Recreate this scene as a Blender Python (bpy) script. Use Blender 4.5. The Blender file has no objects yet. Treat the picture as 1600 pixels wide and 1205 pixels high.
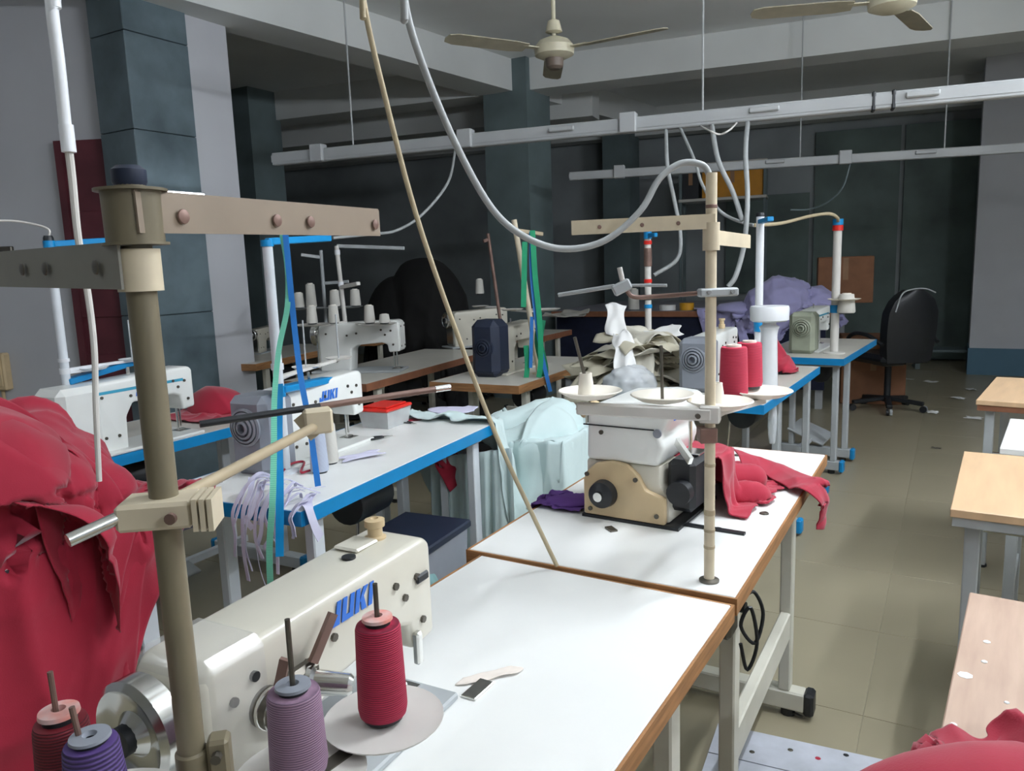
import bpy, bmesh, math, random
import numpy as np
from mathutils import Matrix, Vector
random.seed(7)
S = bpy.context.scene
COL = S.collection
# ------------------------------------------------------------------ camera
CAM_H, PITCH, ROLL, FPX = 1.41, math.radians(9), math.radians(2), 1200.0
_cp, _sp = math.cos(PITCH), math.sin(PITCH)
_up0 = np.array([0, _sp, _cp]); _r0 = np.array([1., 0, 0])
CW = np.array([0, _cp, -_sp])
CR = math.cos(ROLL)*_r0 - math.sin(ROLL)*_up0
CU = math.sin(ROLL)*_r0 + math.cos(ROLL)*_up0
cd = bpy.data.cameras.new('camera'); cam = bpy.data.objects.new('camera', cd); COL.objects.link(cam)
cam.matrix_world = Matrix(((CR[0], CU[0], -CW[0], 0), (CR[1], CU[1], -CW[1], 0), (CR[2], CU[2], -CW[2], CAM_H), (0, 0, 0, 1)))
cd.sensor_fit = 'HORIZONTAL'; cd.sensor_width = 36; cd.lens = 36*FPX/1600; cd.clip_start = .02; cd.clip_end = 100
S.camera = cam
def _ray(u, v): return CR*(u-800)/FPX + CU*(602.5-v)/FPX + CW
def at(u, v, z):                       # point of the plane at height z that the photograph shows at pixel u, v
    d = _ray(u, v); t = (z-CAM_H)/d[2]; return Vector((d[0]*t, d[1]*t, z))
def aty(u, v, D):                      # point at distance D ahead
    d = _ray(u, v); t = D/d[1]; return Vector((d[0]*t, D, CAM_H+d[2]*t))
# ------------------------------------------------------------------ world, exposure
w = bpy.data.worlds.new('world'); S.world = w; w.use_nodes = True
w.node_tree.nodes['Background'].inputs[0].default_value = (.55, .62, .75, 1)
w.node_tree.nodes['Background'].inputs[1].default_value = .05
S.view_settings.view_transform = 'Standard'; S.view_settings.look = 'None'
S.view_settings.exposure = 0.2; S.view_settings.gamma = 1.0; S.view_settings.use_curve_mapping = False
# tube lamps of the workshop: (x, y, z, heading in degrees, strength)
LAMPS = [(1.35, 1.7, 2.72, 30, 290), (3.5, 3.0, 2.72, 30, 330), (-2.6, 1.2, 2.72, 30, 70), (2.3, -0.6, 2.72, 30, 210)]
# ------------------------------------------------------------------ materials
def lin(h):
    h = h.lstrip('#'); o = []
    for i in (0, 2, 4):
        c = int(h[i:i+2], 16)/255; o.append(c/12.92 if c <= .04045 else ((c+.055)/1.055)**2.4)
    return (*o, 1)
MATS = {}
def mat(name, col, rough=.55, metal=0, var=.12, scale=12, bump=0, bscale=60, emit=0, trans=0, alpha=1, sheen=0, coat=0, stretch=None, col2=None, detail=4):
    if name in MATS: return MATS[name]
    m = bpy.data.materials.new(name); m.use_nodes = True; nt = m.node_tree; N = nt.nodes; L = nt.links
    b = N['Principled BSDF']; c = lin(col)
    b.inputs['Roughness'].default_value = rough; b.inputs['Metallic'].default_value = metal
    tc = N.new('ShaderNodeTexCoord'); mp = N.new('ShaderNodeMapping'); L.new(tc.outputs['Object'], mp.inputs[0])
    if stretch: mp.inputs['Scale'].default_value = stretch
    nz = N.new('ShaderNodeTexNoise'); nz.inputs['Scale'].default_value = scale; nz.inputs['Detail'].default_value = detail
    L.new(mp.outputs[0], nz.inputs['Vector'])
    cr = N.new('ShaderNodeValToRGB'); cr.color_ramp.elements[0].position = .3; cr.color_ramp.elements[1].position = .7
    c2 = lin(col2) if col2 else tuple(max(0, x*(1-var)) for x in c[:3])+(1,)
    cr.color_ramp.elements[0].color = c2; cr.color_ramp.elements[1].color = c if col2 else tuple(min(1, x*(1+var*.6)) for x in c[:3])+(1,)
    L.new(nz.outputs['Fac'], cr.inputs[0]); L.new(cr.outputs[0], b.inputs['Base Color'])
    if bump:
        n2 = N.new('ShaderNodeTexNoise'); n2.inputs['Scale'].default_value = bscale; n2.inputs['Detail'].default_value = 5
        L.new(mp.outputs[0], n2.inputs['Vector'])
        bp = N.new('ShaderNodeBump'); bp.inputs['Strength'].default_value = bump; bp.inputs['Distance'].default_value = .004
        L.new(n2.outputs['Fac'], bp.inputs['Height']); L.new(bp.outputs[0], b.inputs['Normal'])
    if emit: b.inputs['Emission Color'].default_value = c; b.inputs['Emission Strength'].default_value = emit
    if trans: b.inputs['Transmission Weight'].default_value = trans
    if alpha < 1: b.inputs['Alpha'].default_value = alpha
    if sheen: b.inputs['Sheen Weight'].default_value = sheen
    if coat: b.inputs['Coat Weight'].default_value = coat; b.inputs['Coat Roughness'].default_value = .15
    MATS[name] = m; return m
def wave_mat(name, col, col2, scale, rough=.7, axis='Z', bump=.5):   # fine parallel lines (wound thread, tape ticks)
    if name in MATS: return MATS[name]
    m = mat(name, col, rough); nt = m.node_tree; N = nt.nodes; L = nt.links; b = N['Principled BSDF']
    tc = N['Texture Coordinate']; wv = N.new('ShaderNodeTexWave'); wv.bands_direction = axis; wv.inputs['Scale'].default_value = scale; wv.inputs['Distortion'].default_value = .6
    L.new(tc.outputs['Object'], wv.inputs['Vector'])
    cr = N.new('ShaderNodeValToRGB'); cr.color_ramp.elements[0].color = lin(col2); cr.color_ramp.elements[1].color = lin(col); cr.color_ramp.elements[0].position = .1; cr.color_ramp.elements[1].position = .6
    L.new(wv.outputs['Fac'], cr.inputs[0]); L.new(cr.outputs[0], b.inputs['Base Color'])
    bp = N.new('ShaderNodeBump'); bp.inputs['Strength'].default_value = bump; bp.inputs['Distance'].default_value = .001
    L.new(wv.outputs['Fac'], bp.inputs['Height']); L.new(bp.outputs[0], b.inputs['Normal'])
    return m
M_WALL = mat('wall_paint', '#c0c2c7', .8, var=.06, scale=1.5, bump=.15, bscale=30)
M_CEIL = mat('ceiling_paint', '#e4e7e6', .85, var=.07, scale=1.2, bump=.1)
M_BEAM = mat('beam_paint', '#d3d6d4', .85, var=.06, scale=1.6)
M_STONE = mat('dark_stone_tile', '#6f8088', .35, var=.35, scale=3.2, bump=.2, bscale=14, col2='#4b5a60', detail=8)
M_STONEJ = mat('stone_joint', '#59656a', .8)
M_BACK = mat('back_wall_paint', '#99a0a2', .85, var=.25, scale=1.3, detail=8)
M_PANEL = mat('dark_green_board', '#62736f', .6, var=.35, scale=2, detail=8)
M_COLB = mat('dark_column_paint', '#6a797b', .6, var=.3, scale=2, detail=8)
M_TILE = mat('floor_tile', '#989079', .3, var=.08, scale=1.3, bump=.03, bscale=4, detail=6)
M_JOINT = mat('floor_joint', '#a59e88', .8)
M_DADO = mat('blue_dado', '#4c7186', .5, var=.08, scale=3)
M_DOOR = mat('maroon_door', '#5e2a33', .55, var=.25, scale=5)
M_WHITE = mat('white_laminate', '#f1f2ef', .32, var=.035, scale=5, detail=8)
M_GREYT = mat('grey_laminate', '#c9c6bd', .4, var=.07, scale=5, detail=8)
M_EDGE = mat('raw_board_edge', '#a5774c', .6, var=.35, scale=9, stretch=(1, 1, 12))
M_BLUE = mat('blue_edge_tape', '#0e87c4', .35, var=.06)
M_DARKE = mat('dark_edge', '#34323a', .5)
M_STEEL = mat('cream_steel', '#cfcdbf', .45, var=.08, scale=8)
M_GSTEEL = mat('grey_steel', '#aeb3b5', .45, var=.1, scale=8)
M_BLACK = mat('black_plastic', '#1b1e22', .45, var=.2)
M_DKB = mat('dark_blue_cloth', '#131a33', .9, var=.3)
M_CREAM = mat('cream_enamel', '#d6d2c3', .3, var=.05, scale=6, coat=.3)
M_MWHITE = mat('white_enamel', '#eceeea', .28, var=.03, coat=.3)
M_TAN = mat('tan_enamel', '#cfb891', .4, var=.08)
M_GREY = mat('grey_plastic', '#8b9099', .4, var=.06)
M_GREEN = mat('khaki_enamel', '#9aa08d', .45, var=.1)
M_NAVY = mat('navy_plastic', '#232c40', .45, var=.15)
M_CHROME = mat('chrome', '#d6d6d2', .18, metal=1, var=.08)
M_IRON = mat('worn_iron', '#6a665e', .4, metal=.8, var=.3)
M_OLIVE = mat('aged_pole_paint', '#7f7660', .42, var=.18, scale=9, metal=.1)
M_POLEC = mat('cream_pole_paint', '#d8cbb0', .45, var=.16, scale=14)
M_RUST = mat('rusty_rod', '#83695f', .5, metal=.4, var=.3)
M_POLEW = mat('white_pole', '#d9dfe4', .35, var=.05)
M_DOWEL = mat('dowel', '#b3a386', .45, var=.15)
M_DISC = mat('tray_plastic', '#d5d2cc', .45, var=.05)
M_TRAY = mat('cream_tray', '#efe9dc', .4, var=.04)
M_LOGO = mat('logo_blue', '#2d6fd0', .4, var=.03)
M_RED = mat('red_cloth', '#a31834', .85, var=.16, scale=4, sheen=.25, bump=.12, bscale=350)
M_MINT = mat('mint_cloth', '#cde0df', .85, var=.07, scale=4, sheen=.2, bump=.1, bscale=300)
M_TEAL = mat('teal_cloth', '#7fa6a8', .85, var=.15, scale=4)
M_LILAC = mat('lilac_cloth', '#a9a6d2', .85, var=.12, scale=4, sheen=.2)
M_PURP = mat('purple_cloth', '#5f3a86', .85, var=.2, scale=8)
M_SCRAP = mat('lilac_white_cloth', '#d6d4ea', .85, var=.08)
M_BEIGE = mat('beige_paper', '#c3bda8', .75, var=.16, scale=5)
M_PAPER = mat('white_paper', '#e6e6e4', .8, var=.05)
M_BLK = mat('black_cloth', '#131313', .9, var=.3)
M_BAG = mat('clear_bag', '#e3e8ec', .25, var=.04, alpha=.62)
M_BOX = mat('clear_box', '#dfe4e4', .2, alpha=.45)
M_REDP = mat('red_plastic', '#e02a20', .35)
M_CARD = mat('cardboard', '#8a5f43', .8, var=.12)
M_ORANGE = mat('orange_box', '#c98a1c', .6, var=.1)
M_YEL = mat('yellow_tape', '#d39a1e', .5)
M_WOOD = mat('wood_laminate', '#d9b791', .35, var=.12, scale=3, stretch=(1, 8, 1), detail=8)
M_WORN = mat('worn_wood', '#c4a995', .5, var=.1, scale=4, stretch=(1, 7, 1), col2='#a98e7c', detail=9)
M_BRED = mat('brown_lipping', '#8a5b42', .5, var=.2)
M_TRUNK = mat('trunking', '#a8abac', .5, var=.08, scale=3)
M_CABLE = mat('grey_cable', '#9fa3a3', .5)
M_CORD = mat('beige_cord', '#b9ab8c', .6, var=.1)
M_FAN = mat('fan_enamel', '#c9c3aa', .4, var=.1)
M_BLADE = mat('fan_blade', '#a59f8b', .5, var=.15)
M_FBROWN = mat('fan_cap', '#6f6257', .5)
M_GRIB = mat('green_ribbon', '#17996a', .5, var=.12)
M_BRIB = mat('blue_ribbon', '#2f7fd0', .5, var=.1)
M_GREYW = mat('pale_plastic', '#e4e7ea', .35, var=.04)
M_CONE_C = wave_mat('crimson_thread', '#b41f45', '#7a1230', 130)
M_CONE_R = wave_mat('red_thread', '#c92f4d', '#8f1c37', 130)
M_CONE_M = wave_mat('mauve_thread', '#9a7c92', '#6d566c', 130)
M_CONE_P = wave_mat('violet_thread', '#57407f', '#352650', 90, bump=1)
M_CONE_D = wave_mat('dark_red_thread', '#7c1f2b', '#4f1220', 130)
M_CONE_W = wave_mat('white_thread', '#dedcd4', '#bdbab2', 130)
M_TAPE = wave_mat('mint_tape', '#7fd3b6', '#62b89d', 70, .5, bump=0)
# ------------------------------------------------------------------ scene graph helpers
ROOTM = {}
def thing(name, label, cat, loc=(0, 0, 0), rz=0, group=None):
    o = bpy.data.objects.new(name, None); COL.objects.link(o); o.empty_display_size = .05
    o.location = loc; o.rotation_euler = (0, 0, rz); o['label'] = label; o['category'] = cat
    if group: o['group'] = group
    ROOTM[o.name] = Matrix.Translation(Vector(loc)) @ Matrix.Rotation(rz, 4, 'Z'); return o
def tag(o, label, cat, group=None):
    o['label'] = label; o['category'] = cat
    if group: o['group'] = group
    return o
def struct(o): o['kind'] = 'structure'; return o
class G:
    """collects shapes for ONE mesh; T maps the coordinates used into the world"""
    def __init__(s, T=None): s.v = []; s.f = []; s.T = T or Matrix()
    def add(s, vs, fs):
        b = len(s.v); s.v += [s.T @ Vector(p) for p in vs]; s.f += [[b+i for i in f] for f in fs]; return s
    def box(s, c, sz, rz=0, bev=0, R=None):
        h = [a/2 for a in sz]; Mx = R if R is not None else Matrix.Rotation(rz, 3, 'Z')
        c = Vector(c); vs = []; fs = []
        if bev <= 0:
            for x in (-1, 1):
                for y in (-1, 1):
                    for z in (-1, 1): vs.append(c+Mx @ Vector((x*h[0], y*h[1], z*h[2])))
            fs = [(0, 1, 3, 2), (4, 6, 7, 5), (0, 4, 5, 1), (2, 3, 7, 6), (0, 2, 6, 4), (1, 5, 7, 3)]
        else:
            b = min(bev, min(h)*.98); idx = {}
            for x in (-1, 1):
                for y in (-1, 1):
                    for z in (-1, 1):
                        for k in range(3):
                            p = [x*(h[0]-b), y*(h[1]-b), z*(h[2]-b)]; p[k] = (x, y, z)[k]*h[k]
                            idx[(x, y, z, k)] = len(vs); vs.append(c+Mx @ Vector(p))
            I = lambda x, y, z, k: idx[(x, y, z, k)]
            for q in (-1, 1):
                fs.append([I(q, -1, -1, 0), I(q, 1, -1, 0), I(q, 1, 1, 0), I(q, -1, 1, 0)][::q])
                fs.append([I(-1, q, -1, 1), I(-1, q, 1, 1), I(1, q, 1, 1), I(1, q, -1, 1)][::q])
                fs.append([I(-1, -1, q, 2), I(1, -1, q, 2), I(1, 1, q, 2), I(-1, 1, q, 2)][::q])
            for a in (-1, 1):
                for d in (-1, 1):
                    fs.append([I(a, d, -1, 0), I(a, d, -1, 1), I(a, d, 1, 1), I(a, d, 1, 0)])
                    fs.append([I(a, -1, d, 0), I(a, -1, d, 2), I(a, 1, d, 2), I(a, 1, d, 0)])
                    fs.append([I(-1, a, d, 1), I(-1, a, d, 2), I(1, a, d, 2), I(1, a, d, 1)])
            for x in (-1, 1):
                for y in (-1, 1):
                    for z in (-1, 1): fs.append([I(x, y, z, 0), I(x, y, z, 1), I(x, y, z, 2)])
        return s.add(vs, fs)
    def bar(s, p0, p1, wd, ht, up=(0, 0, 1), bev=0):          # rectangular bar from p0 to p1
        p0 = Vector(p0); p1 = Vector(p1); d = p1-p0; L = d.length; d.normalize(); u = Vector(up)
        y = u.cross(d)
        if y.length < 1e-4: y = Vector((1, 0, 0)).cross(d)
        y.normalize(); z = d.cross(y)
        R = Matrix((d, y, z)).transposed()
        return s.box((p0+p1)/2, (L, wd, ht), R=R, bev=bev)
    def cyl(s, p0, p1, r0, r1=None, n=16, caps=True):
        r1 = r0 if r1 is None else r1; p0 = Vector(p0); p1 = Vector(p1); d = (p1-p0).normalized()
        a = d.orthogonal().normalized(); b = d.cross(a); vs = []; fs = []
        for i in range(n):
            t = 2*math.pi*i/n; o = a*math.cos(t)+b*math.sin(t); vs += [p0+o*r0, p1+o*r1]
        for i in range(n):
            j = (i+1) % n; fs.append((2*i, 2*j, 2*j+1, 2*i+1))
        if caps: fs.append([2*i for i in range(n)][::-1]); fs.append([2*i+1 for i in range(n)])
        return s.add(vs, fs)
    def lathe(s, prof, o=(0, 0, 0), ax=(0, 0, 1), n=24):      # prof: (radius, height)
        o = Vector(o); d = Vector(ax).normalized(); a = d.orthogonal().normalized(); b = d.cross(a); vs = []; fs = []; m = len(prof)
        for i in range(n):
            t = 2*math.pi*i/n; e = a*math.cos(t)+b*math.sin(t)
            for r, z in prof: vs.append(o+e*max(r, 1e-5)+d*z)
        for i in range(n):
            j = (i+1) % n
            for k in range(m-1): fs.append((i*m+k, j*m+k, j*m+k+1, i*m+k+1))
        return s.add(vs, fs)
    def tube(s, pts, r, n=8, sub=6, r2=None, flat=None):
        P = smooth(pts, sub); m = len(P); vs = []; fs = []; prev = None
        for i, p in enumerate(P):
            d = (P[min(i+1, m-1)]-P[max(i-1, 0)]).normalized()
            a = d.orthogonal().normalized() if prev is None else (prev-d*prev.dot(d)).normalized()
            prev = a; b = d.cross(a); rr = r if r2 is None else r+(r2-r)*i/(m-1)
            for k in range(n):
                t = 2*math.pi*k/n; vs.append(p+(a*math.cos(t)+b*math.sin(t))*rr)
        for i in range(m-1):
            for k in range(n):
                q = (k+1) % n; fs.append((i*n+k, i*n+q, (i+1)*n+q, (i+1)*n+k))
        fs.append(list(range(n))[::-1]); fs.append([(m-1)*n+k for k in range(n)])
        return s.add(vs, fs)
    def ribbon(s, pts, wd, side, th=.0012, sub=6):            # flat strip following pts, width along side
        P = smooth(pts, sub); m = len(P); sd = Vector(side).normalized(); vs = []; fs = []
        for i, p in enumerate(P):
            d = (P[min(i+1, m-1)]-P[max(i-1, 0)]).normalized(); y = (sd-d*sd.dot(d)).normalized(); nn = d.cross(y)
            for a, b in ((-1, -1), (1, -1), (1, 1), (-1, 1)): vs.append(p+y*(a*wd/2)+nn*(b*th/2))
        for i in range(m-1):
            for k in range(4):
                q = (k+1) % 4; fs.append((i*4+k, i*4+q, i*4+4+q, i*4+4+k))
        fs.append((3, 2, 1, 0)); fs.append(tuple((m-1)*4+k for k in range(4)))
        return s.add(vs, fs)
    def prism(s, poly, o, ax, ay, depth):                     # outline in (ax, ay) through o, extruded along ax x ay by depth
        o = Vector(o); ax = Vector(ax); ay = Vector(ay); az = ax.cross(ay).normalized(); n = len(poly)
        vs = [o+ax*a+ay*b for a, b in poly]+[o+ax*a+ay*b+az*depth for a, b in poly]
        fs = [list(range(n))[::-1], list(range(n, 2*n))]+[(i, (i+1) % n, n+(i+1) % n, n+i) for i in range(n)]
        return s.add(vs, fs)
    def build(s, name, m, parent=None, ang=35, bevel=0, seg=2, label=None):
        PM = ROOTM[parent.name] if parent else Matrix(); inv = PM.inverted()
        me = bpy.data.meshes.new(name); me.from_pydata([tuple(inv @ p) for p in s.v], [], s.f); me.validate()
        bm = bmesh.new(); bm.from_mesh(me); bmesh.ops.recalc_face_normals(bm, faces=bm.faces)
        if bevel:
            es = [e for e in bm.edges if len(e.link_faces) == 2 and e.calc_face_angle(0) > math.radians(25)]
            bmesh.ops.bevel(bm, geom=es, offset=bevel, segments=seg, profile=.5, affect='EDGES', clamp_overlap=True)
        bm.to_mesh(me); bm.free()
        me.shade_smooth(); me.set_sharp_from_angle(angle=math.radians(ang))
        o = bpy.data.objects.new(name, me); COL.objects.link(o); me.materials.append(m)
        if parent: o.parent = parent; ROOTM[o.name] = PM
        else: ROOTM[o.name] = Matrix()
        if label: o['label'] = label
        return o
def smooth(pts, sub):
    P = [Vector(p) for p in pts]
    if sub <= 1 or len(P) < 3: return P
    Q = [P[0]*2-P[1]]+P+[P[-1]*2-P[-2]]; out = []
    for i in range(1, len(Q)-2):
        a, b, c, d = Q[i-1:i+3]
        for k in range(sub):
            t = k/sub; out.append(.5*((2*b)+(c-a)*t+(2*a-5*b+4*c-d)*t*t+(3*b-a-3*c+d)*t**3))
    return out+[P[-1]]
def rebase(o, z=None):                                        # put a one-mesh thing's origin at its base
    me = o.data; vs = [v.co for v in me.vertices]
    c = Vector((sum(v.x for v in vs)/len(vs), sum(v.y for v in vs)/len(vs), min(v.z for v in vs)))
    me.transform(Matrix.Translation(-c)); o.location = c; return o
def clone(root, loc, rz, label=None, group=None):
    r = root.copy(); COL.objects.link(r); r.location = loc; r.rotation_euler = (0, 0, rz)
    if label: r['label'] = label
    if group: r['group'] = group
    ROOTM[r.name] = Matrix.Translation(Vector(loc)) @ Matrix.Rotation(rz, 4, 'Z')
    for ch in list(root.children):
        c = ch.copy(); COL.objects.link(c); c.parent = r
        for gch in list(ch.children):
            d = gch.copy(); COL.objects.link(d); d.parent = c
    return r
def dirs(th): t = math.radians(th); return Vector((math.sin(t), math.cos(t), 0)), Vector((math.cos(t), -math.sin(t), 0))
def rzof(th): return math.radians(90-th)
U30, V30 = dirs(30)
def UV(u, v, z=0): p = U30*u+V30*v; return Vector((p.x, p.y, z))
def frame(loc, th): return Matrix.Translation(Vector(loc)) @ Matrix.Rotation(rzof(th), 4, 'Z')   # local x = ahead along the row, y = left
# ================================================================== LARGE STRUCTURE
PHI = -21                                                     # heading of the cross beams / back wall (degrees below +x)
VB = Vector((math.cos(math.radians(PHI)), math.sin(math.radians(PHI)), 0)); NB = Vector((-VB.y, VB.x, 0))
UA = Vector((2.0, 2.77, 0)).normalized(); NA = Vector((UA.y, -UA.x, 0))
def slab(name, pts, z0, z1, m):
    g = G(); n = len(pts); vs = [(p[0], p[1], z0) for p in pts]+[(p[0], p[1], z1) for p in pts]
    g.add(vs, [list(range(n))[::-1], list(range(n, 2*n))]+[(i, (i+1) % n, n+(i+1) % n, n+i) for i in range(n)])
    return struct(g.build(name, m))
def wallseg(name, a, b, th, z0, z1, m, parent=None, left=True):
    a = Vector((a[0], a[1], 0)); b = Vector((b[0], b[1], 0)); d = (b-a).normalized(); n = Vector((-d.y, d.x, 0))*(th if left else -th)
    g = G(); p = [a, b, b+n, a+n]; vs = [(q.x, q.y, z0) for q in p]+[(q.x, q.y, z1) for q in p]
    g.add(vs, [(3, 2, 1, 0), (4, 5, 6, 7), (0, 1, 5, 4), (1, 2, 6, 5), (2, 3, 7, 6), (3, 0, 4, 7)])
    o = g.build(name, m, parent)
    return o if parent else struct(o)
floor = slab('floor', [(-7, -3.5), (8.5, -3.5), (8.5, 15.5), (-7, 15.5)], -.12, -.004, M_JOINT)
tile_me = None; ts = .6; nt = 0
for i in range(-6, 17):
    for j in range(-9, 9):
        p = UV(i*ts+.3, j*ts+.12)
        if p.y < 1.2 or p.y > 9.2 or abs(p.x)/p.y > .8+.35/p.y: continue
        if nt >= 296: continue
        if tile_me is None:
            o = G().box((0, 0, -.004), (ts-.002, ts-.002, .008), bev=.0006).build('tile', M_TILE); tile_me = o.data
        else:
            o = bpy.data.objects.new('tile', tile_me); COL.objects.link(o)
        o.location = p; o.rotation_euler = (0, 0, rzof(30)); o.parent = floor; nt += 1
ZC, ZB = 3.4, 3.1
slab('ceiling', [(-7, -3.5), (8.5, -3.5), (8.5, 15.5), (-7, 15.5)], ZC, ZC+.15, M_CEIL)
CB = at(805, 143, ZB)
def beam(a, b, wd, z0=ZB, side=1):
    o = wallseg('ceiling_beam', a, b, wd, z0, ZC+.02, M_BEAM, left=side > 0); return o
beam(CB-UA*7.5, CB+UA*5.5, .38)
beam(CB-VB*0, CB+VB*7.5, .38)
beam(CB-VB*6+NB*.0-UA*0, CB-VB*.0, .38)
# back wall, side walls (the two behind the camera close the room)
B0 = Vector((5.2, 9.9, 0)); BL = B0-VB*11; BR = B0+VB*3.5
wallseg('wall_back', BL, BR, .15, 0, ZC, M_BACK)
wb = wallseg('ceiling_beam', BL-NB*.45, BR-NB*.45, .3, 3.05, ZC+.02, M_BEAM)
for k, (px0, px1, z1) in enumerate(((1395, 1518, 2.95), (1262, 1388, 2.95), (1130, 1255, 2.2))):
    a0 = (px0-800)/1200; a1 = (px1-800)/1200                  # boards fixed to the back wall
    def hit(t):
        d = Vector((t, 1, 0)); # intersect with back wall line
        n = NB; return d*((B0.dot(n)-.03)/d.dot(n))
    p, q = hit(a0*1.02), hit(a1*1.02)
    wallseg('wall_board', p-NB*.03, q-NB*.03, .03, .02 if k < 2 else .9, z1, M_PANEL)
wallseg('wall_right', BR+NB*.1, BR-NB*14-VB*0, .15, 0, ZC, M_WALL)
wallseg('wall_front', (8.4, -3.4), (-6.9, -3.4), .1, 0, ZC, M_WALL)
# right pillar with blue dado
pl = at(1512, 585, 0)
pd = (at(1600, 588, 0)-pl).normalized(); pn = Vector((-pd.y, pd.x, 0))
o = wallseg('column', pl, pl+pd*1.3, .5, .28, ZC, M_WALL); o2 = wallseg('baseboard_right', pl-pn*.012-pd*.012, pl+pd*1.312-pn*.012, .524, 0, .30, M_DADO)
# left: door wall, clad column, pale pilaster
CA = Vector((-2.28, 4.95, 0))                                 # corner of the clad column nearest the camera
cw = .46
ca_faces = (CA-V30*cw*.75, CA, CA+U30*cw)
g = G()
inn = CA-V30*.02+U30*.02
colA = slab('column', [(inn.x, inn.y)]+[((CA+U30*cw-V30*.02).x, (CA+U30*cw-V30*.02).y), ((CA+U30*cw-V30*cw*.75).x, (CA+U30*cw-V30*cw*.75).y), ((CA-V30*cw*.75+U30*.02).x, (CA-V30*cw*.75+U30*.02).y)], 0, ZC, M_STONEJ)
for face in range(2):
    for k in range(6):
        z0 = k*.58
        g = G(); wd = cw*.75 if face == 0 else cw; h = min(.575, ZC-z0-.005)
        cc = (CA-V30*wd/2+U30*.012) if face == 0 else (CA+U30*wd/2-V30*.012)
        g.box((cc.x, cc.y, z0+h/2), (wd-.004, .024, h), rz=math.radians(-30) if face == 0 else math.radians(60), bev=.003)
        o = g.build('cladding_panel', M_STONE, colA)
pil = CA+U30*(cw+.0)
wallseg('trim_1', pil-V30*.02, pil-V30*.02+U30*.34, .35, 0, ZC, M_WALL)
# door wall
W0 = CA-V30*cw*.75+U30*.1; wd_dir = Vector((-1, .12, 0)).normalized()
wl = wallseg('wall_left', W0+Vector((.1, -.012, 0)), W0+wd_dir*4.3, .15, 0, ZC, M_WALL, left=False)
wallseg('wall_left', (-6.3, 6.5), (-6.3, -3.4), .12, 0, ZC, M_WALL, left=False)
dn = Vector((wd_dir.y, -wd_dir.x, 0)); dn = dn if dn.y < 0 else -dn
def onwall(u, v):
    d = _ray(u, v); t = (W0.dot(dn)-.0)/(d[0]*dn.x+d[1]*dn.y); return Vector((d[0]*t, d[1]*t, CAM_H+d[2]*t))
dl, dr = onwall(97, 222), onwall(186, 218); dz = dl.z
door = wallseg('door_1', (dl.x+dn.x*.0, dl.y+dn.y*.0), (dr.x, dr.y), .035, 0, dz, M_DOOR, left=False)
for q, wq in ((dl, 1), (dr, -1)):
    p = Vector((q.x, q.y, 0))+dn*.03
    G().box((p.x, p.y, dz/2), (.05, .05, dz), rz=math.atan2(wd_dir.y, wd_dir.x)).build('door_frame', M_DOOR, door)
c = (dl+dr)/2
for zz in (.55, 1.5):
    G().box((c.x+dn.x*.04, c.y+dn.y*.04, zz), (.36, .012, .7), rz=math.atan2(wd_dir.y, wd_dir.x), bev=.004).build('door_panel', M_DOOR, door)
# column B and the far columns
def colm(pos, s, m, z1=ZC, rz=None):
    o = G().box((pos.x, pos.y, z1/2), (s, s, z1), rz=math.radians(60) if rz is None else rz).build('column', m); return struct(o)
colm(CB+UA*.22-VB*.12, .5, M_COLB)
colm(aty(972, 400, 10.8), .38, M_COLB)
colm(aty(410, 400, 9.0), .45, M_COLB)
# left bay rear wall
p0 = BL+Vector((0, 0, 0))
wallseg('wall_left', (-6.3, 6.3), (-6.3, 15), .12, 0, ZC, M_BACK, left=False)
beam(aty(390, 215, 10.2)-VB*3, aty(390, 215, 10.2)+VB*4.5, .3, 2.95)
# ================================================================== LAMPS
def tube_lamp(i, x, y, z, hd, pw):
    u, v = dirs(hd); t = thing('tube_lamp', ['long lit tube lamp hung above the nearest white table', 'long lit tube lamp hung over the wood-topped tables', 'long lit tube lamp hung over the red cloth heap', 'long lit tube lamp hung behind the worn wooden table'][i], 'lamp', (x, y, z), 0)
    g = G(); g.bar(Vector((x, y, z+.03))-u*.62, Vector((x, y, z+.03))+u*.62, .04, .04, bev=.006); g.build('housing', M_TRUNK, t)
    g = G(); g.cyl(Vector((x, y, z-.06))-u*.59, Vector((x, y, z-.06))+u*.59, .016, n=10); g.build('tube', mat('tube_glass_%d' % pw, '#f1f7ff', .3, emit=pw, var=0), t)
    for s in (-.6, .6): p = Vector((x, y, z))+u*s; G().box((p.x, p.y, z-.03), (.03, .03, .1)).build('tube_holder', M_TRUNK, t)
    for s in (-.4, .4):
        p = Vector((x, y, z))+u*s; G().cyl((p.x, p.y, z+.05), (p.x, p.y, ZC), .004, n=6).build('suspension_rod', M_CABLE, t)
for i, a in enumerate(LAMPS): tube_lamp(i, *a)
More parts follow.
